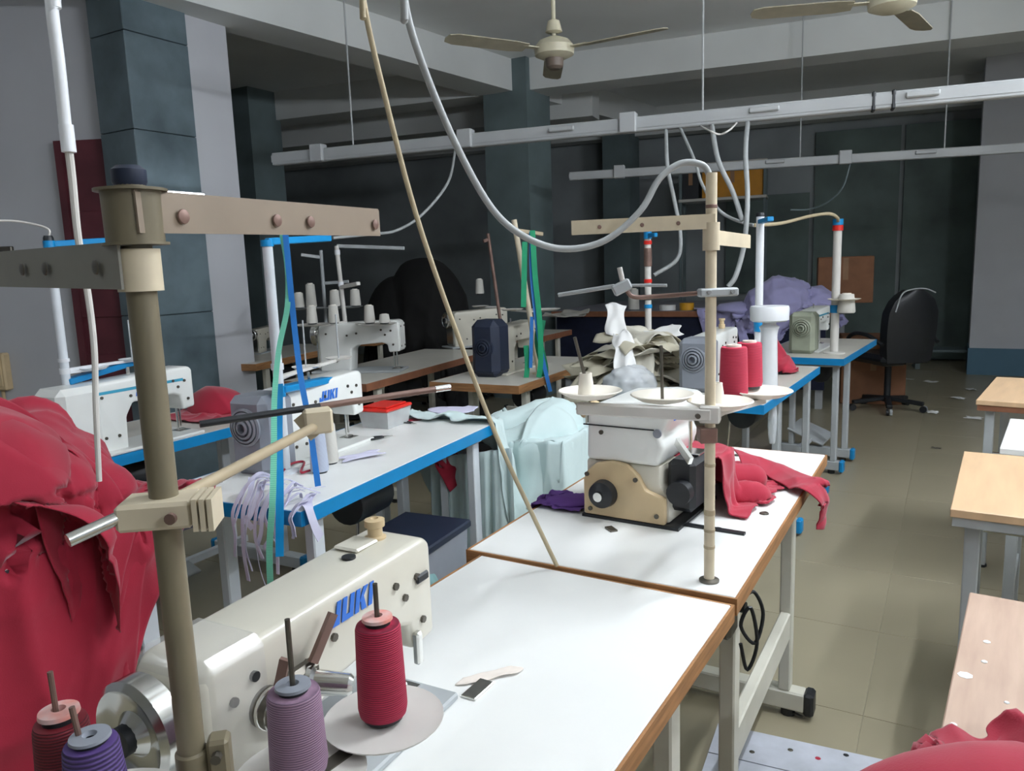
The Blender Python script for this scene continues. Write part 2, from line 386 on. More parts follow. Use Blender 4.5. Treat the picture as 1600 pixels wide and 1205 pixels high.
# ================================================================== TABLES
ZT = .76
def sewing_table(label, nr, th, L, Wd, z=ZT, top=M_WHITE, edge=M_EDGE, leg=M_STEEL, cap=M_BLACK, eh=.034, feet=(.2, None), rail=.3, out=.07, treadle=True, motor=True, posts=True, group=None, slot=None):
    T = frame((nr.x, nr.y, 0), th); t = thing('sewing_table', label, 'table', (nr.x, nr.y, 0), rzof(th), group)
    def g(): return G(T)
    g().box((L/2, Wd/2, z-.017), (L-.006, Wd-.006, .034), bev=.002).build('tabletop', top, t)
    e = g(); zc = z-.001-eh/2
    e.box((L/2, -.0005, zc), (L, .005, eh)); e.box((L/2, Wd+.0005, zc), (L, .005, eh)); e.box((-.0005, Wd/2, zc), (.005, Wd+.006, eh)); e.box((L+.0005, Wd/2, zc), (.005, Wd+.006, eh))
    e.build('edge_band', edge, t)
    f = feet if feet[1] is not None else (feet[0], L-feet[0])
    for x in f:
        y0 = -out; y1 = Wd-.06
        fo = g().box((x, (y0+y1)/2, .055), (.055, y1-y0, .06), bev=.005).build('foot', leg, t)
        g().box((x, y0-.012, .052), (.06, .03, .075), bev=.008).build('foot_cap', cap, fo)
        g().box((x, y1+.012, .052), (.06, .03, .075), bev=.008).build('foot_cap', cap, fo)
        for yy in (y0+.05, y1-.05): g().cyl((x, yy, 0), (x, yy, .026), .022, n=10).build('levelling_pad', M_BLACK, fo)
        if posts:
            for y in (.06, Wd-.16):
                g().box((x, y, (z-.034+.085)/2), (.05, .035, z-.034-.085), bev=.004).build('leg', leg, t)
        g().box((x, Wd/2-.03, z-.05), (.06, Wd-.12, .03), bev=.004).build('top_bracket', leg, t)
    if rail: g().box(((f[0]+f[1])/2, .06, rail), (f[1]-f[0]-.05, .03, .085), bev=.004).build('stretcher', leg, t)
    if treadle:
        R = Matrix.Rotation(math.radians(22), 3, 'X')
        p = g().box((L*.5, Wd*.55, .15), (.38, .26, .014), R=R, bev=.004).build('treadle', M_GSTEEL, t)
        g().cyl((L*.5+.12, Wd*.55+.08, .17), (L*.5+.12, Wd*.55+.05, z-.2), .006, n=8).build('treadle_rod', M_CHROME, p)
        g().bar((f[0]+.02, Wd*.55-.03, .13), (f[1]-.02, Wd*.55-.03, .13), .03, .03).build('treadle_bar', leg, t)
    if motor:
        mt = g().cyl((L*.5-.12, Wd*.42, z-.16), (L*.5+.08, Wd*.42, z-.16), .075, n=20).build('motor', M_BLACK, t, bevel=.008)
        g().box((L*.5-.02, Wd*.42, z-.065), (.1, .1, .06)).build('motor_bracket', M_IRON, mt)
    return t, T
t1z = .754
T1p = at(1145, 945, t1z); u31, v31 = dirs(31.5)
T1, T1M = sewing_table('white sewing table nearest the camera, with raw brown board edge', T1p-u31*1.2, 31.5, 1.2, .575, t1z, rail=.3, feet=(.25, 1.0), treadle=False)
T2p = at(1148, 938, ZT)+Vector((.003, .006, 0)); u30, v30 = dirs(30)
T2, T2M = sewing_table('white sewing table under the overlock machine, brown edge, black foot cap', T2p+dirs(30)[0]*.004, 30, 1.2, .615, ZT, feet=(.2, .9), rail=.3, out=.0, treadle=False)
TAp = at(470, 800, ZT)
TA, TAM = sewing_table('blue-edged white sewing table carrying the machine with grey motor box', TAp, 25, 1.24, .57, ZT, edge=M_BLUE, cap=M_BLUE, leg=M_POLEW, eh=.042, feet=(.12, None), rail=0)
TBp = at(270, 690, ZT)-dirs(29)[0]*.72
TB, TBM = sewing_table('blue-edged sewing table near the clad column, partly under red cloth', TBp, 29, 1.5, .57, ZT, top=M_GREYT, edge=M_BLUE, cap=M_BLUE, leg=M_POLEW, eh=.042, rail=0)
ud, vd = dirs(38)
d2 = at(362, 787, ZT-.005); TDp = d2-ud*1.15
TD, TDM = sewing_table('dark-edged white table buried under the large red cloth heap', TDp, 38, 1.1, .56, ZT-.005, edge=M_DARKE, cap=M_BLUE, leg=M_POLEW, rail=0, motor=False)
BTp = at(1193, 633, ZT)
BT, BTM = sewing_table('blue-edged grey table with the round-capped white post and grey motor', BTp, 32, 1.3, .57, ZT, top=M_GREYT, edge=M_BLUE, cap=M_BLUE, leg=M_GSTEEL, eh=.042, feet=(.52, 1.26), rail=0, out=.05)
FTp = at(1318, 561, ZT)
FT, FTM = sewing_table('blue-edged grey table beside the black office chair', FTp, 34, 1.22, .57, ZT, top=M_GREYT, edge=M_BLUE, cap=M_BLUE, leg=M_GSTEEL, eh=.042, feet=(.1, .46), rail=0, out=-.02)
R1p = at(810, 603, ZT)
R1, R1M = sewing_table('grey table with brown edge under the navy-backed machine and green ribbons', R1p, 28, 1.25, .57, ZT, top=M_GREYT, edge=M_EDGE, eh=.045, rail=.3)
R2p = at(572, 600, ZT)
R2, R2M = sewing_table('grey brown-edged table under the machine crowded with white cones', R2p, 24, 1.7, .6, ZT, top=M_GREYT, edge=M_BRED, eh=.045, rail=.3)
R3p = at(560, 545, ZT); R3p = at(585, 532, ZT)
R3, R3M = sewing_table('small brown-edged table in front of the black covered mound', R3p, 20, 1.1, .57, ZT, top=M_GREYT, edge=M_EDGE, eh=.05, rail=0, treadle=False)
R4p = at(366, 574, ZT)+Vector((.1, .15, 0))
R4, R4M = sewing_table('brown-edged table beside the pale pilaster with a small cream machine', R4p, 18, 1.35, .57, ZT, top=M_GREYT, edge=M_EDGE, eh=.05, rail=0, treadle=False)
R5p = at(893, 515, ZT)-dirs(28)[0]*.75
R5, R5M = sewing_table('far brown-edged table end showing behind the green ribbons', R5p, 28, .75, .5, ZT, top=M_GREYT, edge=M_BRED, eh=.05, rail=0, treadle=False, motor=False)
# ------------------------------------------------------------------ right-hand row of tables
def frame_table(label, nl, th, L, Wd, z, top, lip, under=M_GSTEEL):      # nl: near left corner; extends to the right
    T = Matrix.Translation(Vector((nl.x, nl.y, 0))) @ Matrix.Rotation(rzof(th), 4, 'Z')
    t = thing('work_table', label, 'table', (nl.x, nl.y, 0), rzof(th))
    def g(): return G(T)
    g().box((L/2, -Wd/2, z-.011), (L, Wd, .022), bev=.002).build('tabletop', top, t)
    g().box((L/2, -Wd/2, z-.034), (L-.01, Wd-.01, .024)).build('apron', lip, t)
    for x in (.05, L-.05):
        for y in (-.05, -Wd+.05):
            lg = g().box((x, y, (z-.046)/2), (.035, .035, z-.046), bev=.003).build('leg', under, t)
            g().cyl((x, y, 0), (x, y, .012), .024, n=8).build('rubber_foot', M_BLACK, lg)
    for x in (.05, L-.05): g().cyl((x, -.05, .52), (x, -Wd+.05, .52), .007, n=8).build('cross_rod', M_CHROME, t)
    g().cyl((.05, -Wd*.5, .52), (L-.05, -Wd*.5, .52), .007, n=8).build('cross_rod', M_CHROME, t)
    g().box((L/2, -.05, .2), (L-.12, .025, .03)).build('side_rail', under, t)
    return t, T
n1 = at(1485, 795, ZT)
W1, W1M = frame_table('wood-topped table with a chipped left edge, second from the front right', n1, 33, .66, .9, ZT, M_WOOD, M_GSTEEL)
n2 = at(1525, 625, ZT)
W2, W2M = frame_table('wood-topped table with brown lipping, farthest in the right-hand row', n2, 38, .74, .95, ZT, M_WOOD, M_BRED)
n3 = at(1562, 700, ZT-.02)
W3, W3M = frame_table('white-topped table squeezed between the two wood-topped tables', n3, 36, .55, .8, ZT-.02, M_WHITE, M_GSTEEL)
f4 = at(1515, 925, ZT); u4, v4 = dirs(34.5); n4 = f4-u4*1.05
W4, W4M = frame_table('worn bare wooden table with paint flecks, nearest on the right', n4, 34.5, 1.05, .9, ZT, M_WORN, M_WORN)
for k, (px, py) in enumerate(((1508, 1055), (1542, 1003), (1538, 1034), (1490, 1132), (1573, 1098))):   # flecks of paint
    p = at(px, py, ZT+.0005); sz = (.011, .006, .005, .005, .004)[k]
    g = G(); g.lathe([(sz, 0), (sz*.7, .0012), (0, .0014)], p, n=7); o = g.build('paint_fleck', M_PAPER, W4)
# ------------------------------------------------------------------ cutting table at the back
cf = at(1300, 486, .9); uc = Vector((1.25, 2.2, 0)).normalized(); vc = Vector((2.16, -1.18, 0)).normalized()
ct = thing('cutting_table', 'long grey cutting table at the back with dark blue skirt', 'table', (cf.x, cf.y, 0))
def quad(o, a, b, la, lb, z0, z1):
    g = G(); p = [o, o+a*la, o+a*la+b*lb, o+b*lb]; vs = [(q.x, q.y, z0) for q in p]+[(q.x, q.y, z1) for q in p]
    return g.add(vs, [(3, 2, 1, 0), (4, 5, 6, 7), (0, 1, 5, 4), (1, 2, 6, 5), (2, 3, 7, 6), (3, 0, 4, 7)])
quad(cf, uc, -vc, 1.8, 2.75, .87, .9).build('tabletop', mat('grey_board', '#8f8f9a', .5, var=.1, scale=3), ct)
quad(cf-uc*.006, uc, -vc, .006, 2.75, .845, .9).build('edge_band', M_BRED, ct)
quad(cf-uc*.0+uc*.02-vc*.05, uc, -vc, .012, 2.65, .18, .845).build('skirt', M_DKB, ct)
for a in (.08, 1.65):
    for b in (.1, 1.4, 2.6):
        p = cf+uc*a-vc*b; G().box((p.x, p.y, .435), (.06, .06, .87), rz=math.atan2(uc.y, uc.x)).build('leg', M_GSTEEL, ct)
# ================================================================== SEWING MACHINES
def letters(g, word, o, ax, ay, h, th=.0012, slant=.22):
    """block letters of the maker's mark, thick strokes, leaning"""
    st = .26; wds = {'J': .62, 'U': .74, 'K': .78, 'I': .3}; x = 0; o = Vector(o); ax = Vector(ax); ay = Vector(ay)
    def poly(ps): g.prism([((x+a+b*slant)*h, b*h) for a, b in ps], o, ax, ay, th)
    for ch in word:
        w_ = wds[ch]
        if ch == 'I': poly([(0, 0), (st, 0), (st, 1), (0, 1)])
        if ch == 'J': poly([(w_-st, .0), (w_, .0), (w_, 1), (w_-st, 1)]); poly([(0, 0), (w_-st, 0), (w_-st, st), (0, st)]); poly([(0, st), (.18, st), (.18, .42), (0, .42)])
        if ch == 'U': poly([(0, 0), (st, 0), (st, 1), (0, 1)]); poly([(w_-st, 0), (w_, 0), (w_, 1), (w_-st, 1)]); poly([(st, 0), (w_-st, 0), (w_-st, st*.9), (st, st*.9)])
        if ch == 'K': poly([(0, 0), (st, 0), (st, 1), (0, 1)]); poly([(st, .42), (w_-.3, 1), (w_, 1), (st+.12, .38)]); poly([(st+.05, .52), (st+.24, .66), (w_, 0), (w_-.32, 0)])
        x += w_+.13
    return g
def lockstitch(label, pos, th, style='modern', sc=1.0, body=None, motor=M_GREY, logo=True, group=None, stripe=None):
    """x toward the needle end, y = operator's side; the machine's back (logo side) looks to -y"""
    T = frame(pos, th) @ Matrix.Scale(sc, 4); t = thing('sewing_machine', label, 'sewing machine', pos, rzof(th), group)
    body = body or (M_MWHITE if style == 'modern' else M_CREAM)
    def g(): return G(T)
    g().box((-.0075, 0, .0062), (.465, .178, .012), bev=.003).build('bed', body if style == 'modern' else M_GSTEEL, t)
    prof = [(-.2, .0), (-.2, .235), (-.185, .25), (.205, .262), (.222, .25), (.222, .105), (.165, .1), (.158, .14 if style == 'classic' else .155), (.13, .15 if style == 'classic' else .165), (-.0 if style == 'classic' else -.04, .165 if style != 'classic' else .14), (-.03 if style == 'classic' else -.07, .12), (-.04 if style == 'classic' else -.075, .012), (-.04 if style == 'classic' else -.075, 0)]
    b = g().prism(prof, (0, .054, 0), (1, 0, 0), (0, 0, 1), .108).build('body', body, t, bevel=.011, seg=3)
    if style == 'modern':
        mh = g().box((-.245, 0, .125), (.15, .15, .25), bev=.022).build('motor_housing', motor, t)
        for k, r in enumerate((.06, .049, .036, .022)):
            g().lathe([(r, 0), (r, .006+.004*k), (r-.007, .009+.004*k), (r-.007, 0)], (-.319, 0, .155), (-1, 0, 0), n=24).build('handwheel_ring' if k else 'handwheel', motor, mh)
        g().box((-.01, -.0548, .215), (.37, .002, .01)).build('stripe', stripe or M_BLUE, b) if stripe else None
    else:
        hw = g().lathe([(.012, 0), (.048, 0), (.057, .008), (.057, .03), (.05, .036), (.043, .03), (.025, .028), (.012, .04), (0, .04)], (-.212, 0, .195), (-1, 0, 0), n=36).build('handwheel', M_CHROME, t)
        g().box((-.205, 0, .12), (.02, .11, .2), bev=.008).build('belt_cover', M_CHROME, t)
        g().cyl((-.225, 0, .195), (-.258, 0, .195), .016, n=14).build('wheel_hub', M_BLACK, hw)
    # needle end
    n = g().cyl((.19, 0, .1), (.19, 0, .03), .004, n=8).build('needle_bar', M_CHROME, t)
    g().cyl((.19, 0, .03), (.19, 0, .012), .0012, n=6).build('needle', M_CHROME, n)
    g().cyl((.175, -.002, .1), (.175, -.002, .02), .0045, n=8).build('presser_bar', M_CHROME, t)
    g().box((.188, 0, .017), (.034, .018, .006), bev=.002).build('presser_foot', M_CHROME, t)
    g().box((.19, 0, .0132), (.05, .05, .003)).build('needle_plate', M_CHROME, t)
    fp = g().box((.2235, 0, .18), (.004, .09, .13), bev=.0015).build('face_plate', body, t)
    for a, c in ((-.03, .23), (.03, .23), (-.03, .13), (.03, .13)): g().cyl((.2255, a, c), (.228, a, c), .005, n=8).build('screw', M_IRON, fp)
    for a, c in ((-.16, .2), (-.16, .06), (-.11, .06), (.0, .2), (.13, .215), (.15, .19), (.18, .21), (.19, .14), (-.05, .19)):
        g().cyl((a, -.054, c), (a, -.058, c), .0055, n=8).build('screw', M_IRON, b)
    if style == 'modern': tg = g().bar((-.01, 0, .258), (-.01, 0, .285), .004, .012).build('thread_guide', M_CHROME, t)
    if logo:
        letters(g(), 'JUKI', (-.03, -.0555, .185), (1, 0, 0), (0, 0, 1), .034).build('logo', M_LOGO, b)
    return t, T, b
# nearest machine: cream straight-stitch machine on the nearest white table
u1, v1 = dirs(28.5)
E1 = Vector((-.176, 1.13, 0)); O1 = E1-u1*.225; O1.z = t1z
m1, m1T, m1b = lockstitch('cream sewing machine with blue maker lettering on the nearest white table', O1, 28.5, 'classic', 1.0, logo=False)
def g1(): return G(m1T)
letters(g1(), 'JUKI', (-.008, -.0555, .213), (1, 0, 0), (0, 0, 1), .03).build('logo', M_LOGO, m1b)
k = g1().lathe([(0, 0), (.016, 0), (.016, .006), (.011, .008), (.011, .02), (.015, .022), (.015, .032), (.006, .034), (.004, .03), (0, .03)], (.175, .012, .258), n=20).build('oil_cap', M_TAN, m1)
g1().box((.14, .02, .2625), (.05, .045, .006), bev=.003).build('top_cover', M_CREAM, m1)
g1().cyl((.10, .0, .2585), (.10, 0, .262), .01, n=14).build('oil_sight', M_BLACK, m1)
g1().box((.192, -.0565, .205), (.03, .006, .014), bev=.003).build('thread_hook', M_BLACK, m1)
# tension and lifter mechanism on the logo side
pt = g1().cyl((-.118, -.054, .172), (-.118, -.085, .172), .023, n=20).build('tension_post', M_IRON, m1)
g1().lathe([(.024, 0), (.024, .004), (.018, .007), (.018, .012), (.024, .015), (.012, .03), (0, .03)], (-.118, -.062, .172), (0, -1, 0), n=20).build('tension_disc', M_CHROME, pt)
g1().bar((-.122, -.075, .18), (-.116, -.09, .236), .006, .011).build('check_lever', M_RUST, pt)
ba = g1().box((-.075, -.066, .185), (.06, .02, .03), bev=.006).build('lever_bracket', M_IRON, m1)
g1().lathe([(.02, 0), (.02, .006), (.015, .01), (.013, .05), (.009, .055), (0, .055)], (-.066, -.07, .178), (.45, -.88, -.1), n=18).build('tension_barrel', M_CHROME, ba)
g1().bar((-.06, -.075, .2), (-.025, -.08, .248), .006, .012).build('lifter_lever', M_RUST, ba)
for a, c in ((-.13, .215), (-.13, .11), (-.12, .07), (-.16, .07)):
    g1().cyl((a, -.054, c), (a, -.059, c), .006, n=10).build('screw', M_BLACK, m1b)
g1().box((-.15, 0, .129), (.095, .117, .257), bev=.013).build('plastic_film', mat('clear_film', '#e8e8e6', .08, alpha=.22), m1)
pp = g1().box((.17, -.058, .105), (.014, .012, .05), bev=.003).build('presser_lifter', M_CHROME, m1)
# slide plate and chrome hinge let into the tabletop
sp = at(725, 1085, t1z+.0012)+u31*.02+v31*.012
g = G(frame((sp.x, sp.y, t1z), 31)); g.box((0, 0, .0022), (.055, .026, .0044), bev=.001)
o = tag(rebase(g.build('hinge_plate', M_CHROME)), 'small chrome hinge plate set on the nearest white tabletop', 'hinge')
# machine A
uA, vA = dirs(25)
mApos = Vector((-.772, 2.399, 0))+uA*.31-vA*.085; mApos.z = ZT
mA, mAT, mAb = lockstitch('white sewing machine with grey motor box on blue-edged table', mApos, 25, 'modern', 1.04, motor=M_GREY)
# machine B
mBpos = at(205, 592, 1.02); mBpos.z = ZT
mB, mBT, mBb = lockstitch('white sewing machine with teal stripe rising behind the red heap', mBpos, 27, 'modern', 1.08, motor=M_MWHITE, stripe=mat('teal_stripe', '#3f9fbe', .4), logo=True)
# machine on the right blue table, its motor vent toward us
mCpos = at(1087, 612, ZT)+dirs(32)[0]*.3; mCpos.z = ZT
mC, mCT, mCb = lockstitch('white sewing machine with large spiral-vented grey motor block', mCpos, 32, 'modern', 1.05, motor=M_GREY, logo=False)
gg = G(mCT); gg.lathe([(0, 0), (.016, 0), (.016, .02), (.011, .022), (.011, .04), (.016, .042), (.016, .05), (0, .05)], (.12, 0, .26), n=16); gg.build('oil_cap', M_TAN, mC)
mDpos = at(1262, 548, ZT)+dirs(34)[0]*.15; mDpos.z = ZT
mD, mDT, mDb = lockstitch('khaki and white sewing machine in front of the lilac cloth heap', mDpos, 34, 'modern', 1.08, motor=M_GREEN, stripe=mat('teal_stripe', '#3f9fbe', .4), logo=False)
mEpos = at(1000, 560, ZT)+dirs(30)[0]*.9-dirs(30)[1]*.05; mEpos.z = ZT
# navy-backed machine on the first brown-edged table
R1u, R1v = dirs(28)
mFpos = at(765, 588, ZT)+R1u*.3; mFpos.z = ZT
mF, mFT, mFb = lockstitch('cream sewing machine with navy motor cover beside the green ribbons', mFpos, 28, 'modern', 1.12, body=M_CREAM, motor=M_NAVY, logo=False)
gg = G(mFT); gg.box((-.245, 0, .148), (.165, .165, .3), bev=.035); gg.build('motor_hood', M_NAVY, mF)
# far cream machine behind it
mGpos = at(752, 560, ZT)+R1u*.75; mGpos.z = ZT
mG, mGT, mGb = lockstitch('pale sewing machine with round end standing behind the navy-backed one', at(700, 548, ZT)+Vector((.22, .3, 0)), 60, 'classic', 1.15, body=M_CREAM, logo=False)
# multi-cone machine
mHpos = at(566, 580, ZT); mHpos.z = ZT
mH, mHT, mHb = lockstitch('off-white machine standing under the trays of white cones', mHpos, 98, 'classic', 1.25, body=M_MWHITE, logo=False)
# small machine near pilaster
mIpos = at(382, 556, ZT)+Vector((.08, .25, 0)); mIpos.z = ZT
mI, mIT, mIb = lockstitch('small cream machine on the brown-edged table beside the pilaster', mIpos, 10, 'classic', .8, body=M_CREAM, logo=False)
# ------------------------------------------------------------------ overlock machine on T2
oc = at(915, 805, ZT)                                         # near left bottom corner
OT = Matrix.Translation(oc) @ Matrix.Rotation(math.radians(-33), 4, 'Z')     # x across (to the aisle), y ahead
ov = thing('overlock_machine', 'cream and white overlock machine with black handwheel on white table', 'sewing machine', tuple(oc), math.radians(-33))
def go(): return G(OT)
go().box((.125, .135, .004), (.26, .29, .008)).build('base_plate', M_BLACK, ov)
lb = go().prism([(0, .008), (.225, .008), (.225, .07), (.2, .1), (.2, .15), (0, .15)], (0, .27, 0), (1, 0, 0), (0, 0, 1), .26).build('lower_body', M_CREAM, ov, bevel=.008)
cv = go().prism([(.0, .008), (.22, .008), (.22, .075), (.17, .09), (.15, .125), (.12, .15), (.08, .155), (.035, .145), (.008, .12), (0, .1)], (0, .012, 0), (1, 0, 0), (0, 0, 1), .022).build('side_cover', M_TAN, ov, bevel=.006)
for a, c in ((.02, .025), (.2, .03), (.145, .115), (.012, .115)): go().cyl((a, -.009, c), (a, -.014, c), .006, n=8).build('screw', M_IRON, cv)
hw = go().lathe([(0, -.035), (.014, -.035), (.02, -.03), (.033, -.024), (.036, -.004), (.036, 0), (0, 0)], (.06, -.01, .07), (0, 1, 0), n=28).build('handwheel', M_BLACK, ov)
go().lathe([(.012, 0), (.012, .006), (0, .006)], (.06, -.045, .07), (0, -1, 0), n=14).build('wheel_cap', M_CHROME, hw)
hd = go().prism([(.005, .15), (.2, .15), (.215, .2), (.2, .225), (.235, .285), (.22, .305), (.16, .31), (.04, .3), (.01, .28)], (0, .25, 0), (1, 0, 0), (0, 0, 1), .25).build('head', M_MWHITE, ov, bevel=.014, seg=3)
go().box((.095, -.001, .242), (.19, .004, .003)).build('seam', M_BLACK, hd)
go().cyl((.2, -.001, .235), (.2, -.006, .235), .011, n=14).build('oil_window', M_GREY, hd)
go().cyl((.05, -.001, .225), (.05, -.005, .225), .006, n=10).build('screw', M_IRON, hd)
gg = go()
nx = Vector((.06, 0, -.025)).normalized()
letters(gg, 'JUKI', (.229, .03, .262), (0, 1, 0), (-.35, 0, .93), .024).build('logo', M_LOGO, hd)
letters(go(), 'JUKI', (.15, -.0022, .272), (1, 0, .12), (0, 0, 1), .02).build('logo', M_LOGO, hd)
for k, (x, y) in enumerate(((.0, .02), (-.02, .05), (.0, .09), (-.02, .13))):
    go().lathe([(0, 0), (.011, 0), (.012, .008), (.008, .018), (.008, .024), (0, .026)], (x-.002, y, .262), (-.75, -.2, .5), n=14).build('tension_knob', M_TAN, ov)
pa = go().box((.245, .1, .1), (.07, .14, .13), bev=.012).build('looper_cover', M_BLACK, ov)
go().cyl((.25, .03, .09), (.25, .0, .09), .03, n=18).build('trimmer_wheel', M_BLACK, pa)
go().cyl((.245, .1, .25), (.245, .1, .14), .005, n=8).build('needle_bar', M_CHROME, ov)
go().bar((.225, .06, .205), (.275, .02, .17), .01, .02).build('presser_arm', M_CHROME, ov)
go().box((.25, .11, .17), (.05, .06, .006), bev=.002).build('presser_foot', M_CHROME, ov)
go().box((.31, .04, .003), (.18, .014, .006)).build('belt_slot_cover', M_BLACK, ov)
go().box((.15, .1, .311), (.05, .07, .006), bev=.002).build('top_cap', M_TAN, hd)
for px, py in ((1062, 820), (1122, 828), (1194, 803), (1152, 712)):         # cable grommets in the tabletop
    p = at(px, py, ZT); G().lathe([(0, .003), (.008, .003), (.009, .004), (.011, .003), (.012, .0)], p, n=14).build('grommet', M_IRON, T2)
# ================================================================== THREAD STANDS
def cone(label, p, r, h, m, core=M_TRAY, rim=None, group=None, tilt=None, tp=.8):
    t = thing('thread_cone', label, 'thread cone', tuple(p), 0, group); T = ROOTM[t.name]
    if tilt: T = T @ tilt
    G(T).lathe([(.0, .006), (r*.94, .006), (r, .014), (r*(1+tp)/2*1.01, h*.5), (r*tp*1.01, h*.92), (r*tp*.95, h*.955), (r*.5, h*.96), (0, h*.96)], n=32).build('thread', m, t)
    G(T).lathe([(r*.55, 0), (r*.8, 0), (r*.84, .012), (r*.5, .012)], n=24).build('core_foot', M_BLACK, t)
    c = G(T).lathe([(r*.2, h*.95), (r*.52, h*.95), (r*.5, h*1.0), (r*.2, h*1.0), (r*.2, h*.95)], n=24).build('core', M_BLACK if rim else core, t)
    if rim: G(T).lathe([(r*.16, h*.995), (r*.5, h*.995), (r*.62, h*1.005), (r*.6, h*1.035), (r*.22, h*1.045), (r*.16, h*.995)], n=28).build('core_rim', rim, c)
    return t
# --- stand 1, big aged pole in the left foreground
s1 = Vector((-.284, .6, 0))
ts1 = thing('thread_stand', 'aged olive thread stand with long guide arms in the left foreground', 'thread stand', (s1.x, s1.y, t1z))
zt1 = 1.48
G().cyl((s1.x, s1.y, t1z), (s1.x, s1.y, zt1), .0112, n=24).build('pole', M_OLIVE, ts1)
G().lathe([(.045, 0), (.045, .006), (.02, .012), (.016, .03), (.0, .03)], (s1.x, s1.y, t1z), n=24).build('base_flange', M_IRON, ts1)
G().lathe([(0, 0), (.011, 0), (.0125, .003), (.0125, .012), (.009, .015), (0, .015)], (s1.x, s1.y, zt1-.002), n=20).build('pole_cap', M_NAVY, ts1)
def chan(g, p0, p1, h, wd, fl=.02):                             # sheet metal channel: web plus top lip
    p0 = Vector(p0); p1 = Vector(p1); d = (p1-p0).normalized(); n = Vector((d.y, -d.x, 0))
    g.bar(p0, p1, .002, h); g.bar(p0+Vector((0, 0, h/2))+n*(-wd/2), p1+Vector((0, 0, h/2))-n*wd/2, wd, .003); return g
cl = G().lathe([(.0115, -.019), (.021, -.019), (.0215, .019), (.0115, .019)], (s1.x, s1.y, 1.455), n=28).build('guide_collar', M_OLIVE, ts1)
G().lathe([(.0115, 0), (.026, 0), (.026, .002), (.0115, .002)], (s1.x, s1.y, 1.474), n=28).build('collar_flange', M_OLIVE, cl)
G().lathe([(.0115, 0), (.024, 0), (.024, .002), (.0115, .002)], (s1.x, s1.y, 1.434), n=28).build('collar_flange', M_OLIVE, cl)
a0 = Vector((s1.x, s1.y, 1.457))+Vector((.012, -.02, 0)); a1 = aty(592, 348, .93)
ar = chan(G(), a0, (a1.x, a1.y, 1.463), .030, .026).build('guide_arm', mat('arm_sheet', '#8c7d6c', .5, var=.1), ts1)
for f in (.12, .45, .6, .96):
    p = a0.lerp(Vector((a1.x, a1.y, 1.463)), f); G().lathe([(0, .002), (.003, .002), (.0055, .0012), (.006, 0)], p+Vector((.003, -.0012, -.002)), (.9, -.4, 0), n=14).build('thread_eye', M_RUST, ar)
b0 = Vector((s1.x, s1.y, 1.418))+Vector((-.005, -.018, 0)); b1 = Vector((-.66, .93, 1.424))
G().lathe([(.0115, -.018), (.0165, -.018), (.0165, .014), (.0115, .014)], (s1.x, s1.y, 1.417), n=24).build('guide_collar', M_POLEC, ts1)
ar = chan(G(), b1, b0, .034, .02).build('guide_arm', mat('arm_shade', '#86847a', .5, var=.1), ts1)
for f in (.08, .32, .45):
    p = b0.lerp(b1, f); G().lathe([(0, .002), (.003, .002), (.0055, .0012), (.006, 0)], p+Vector((-.002, -.003, 0)), (-.66, -.75, 0), n=14).build('thread_eye', M_IRON, ar)
# middle clamp with dowel, then second clamp with cross rod
ck = G().box((s1.x-.002, s1.y-.004, 1.224), (.058, .04, .022), rz=math.radians(8), bev=.003).build('clamp_block', M_POLEC, ts1)
for f in range(3): G().box((s1.x+.03+f*.006, s1.y-.004, 1.224), (.004, .036, .026), rz=math.radians(8)).build('clamp_plate', M_POLEC, ck)
G().cyl((s1.x+.016, s1.y-.025, 1.224), (s1.x+.016, s1.y-.029, 1.224), .0045, n=12).build('clamp_screw', M_RUST, ck)
c2 = aty(497, 664, .92)
dn0 = aty(106, 845, .55)
dd = (c2-aty(285, 775, .64)).normalized()
st_ = aty(285, 775, .64)
G().cyl(st_, c2, .0056, n=14).build('dowel', M_DOWEL, ts1)
G().cyl(dn0, aty(205, 800, .585), .0052, n=14).build('dowel', M_CHROME, ts1, label='bright metal dowel end')
k2 = G().box(c2+Vector((0, 0, .006)), (.034, .03, .03), rz=math.radians(20), bev=.003).build('clamp_block', M_POLEC, ts1)
G().bar(aty(497, 680, .92), aty(470, 648, .92), .01, .02).build('clamp_plate', M_POLEC, k2)
r0 = aty(312, 663, .86); r1 = aty(703, 605, 1.02)
rc = G().cyl(r0, r0.lerp(r1, .44), .0042, n=12).build('cross_rod', M_BLACK, ts1)
G().cyl(r0.lerp(r1, .44), r1, .0042, n=12).build('cross_rod', M_RUST, ts1)
G().cyl(r0.lerp(r1, .93), r1, .0046, n=12).build('rod_sleeve', M_CHROME, rc)
# tape wrapped joint low on the pole
for k in range(4): G().lathe([(.0115, 0), (.0136, .002), (.0136, .02), (.0115, .022)], (s1.x, s1.y, .905+.028*k), n=20).build('tape_wrap', M_OLIVE, ts1)
fb = G().box((s1.x+.022, s1.y+.004, .955), (.018, .02, .13), rz=.2, bev=.003).build('joint_plate', M_OLIVE, ts1)
for k in range(4): G().cyl((s1.x+.024, s1.y-.006, .9+.036*k), (s1.x+.025, s1.y-.013, .9+.036*k), .0045, n=8).build('joint_screw', M_IRON, fb)
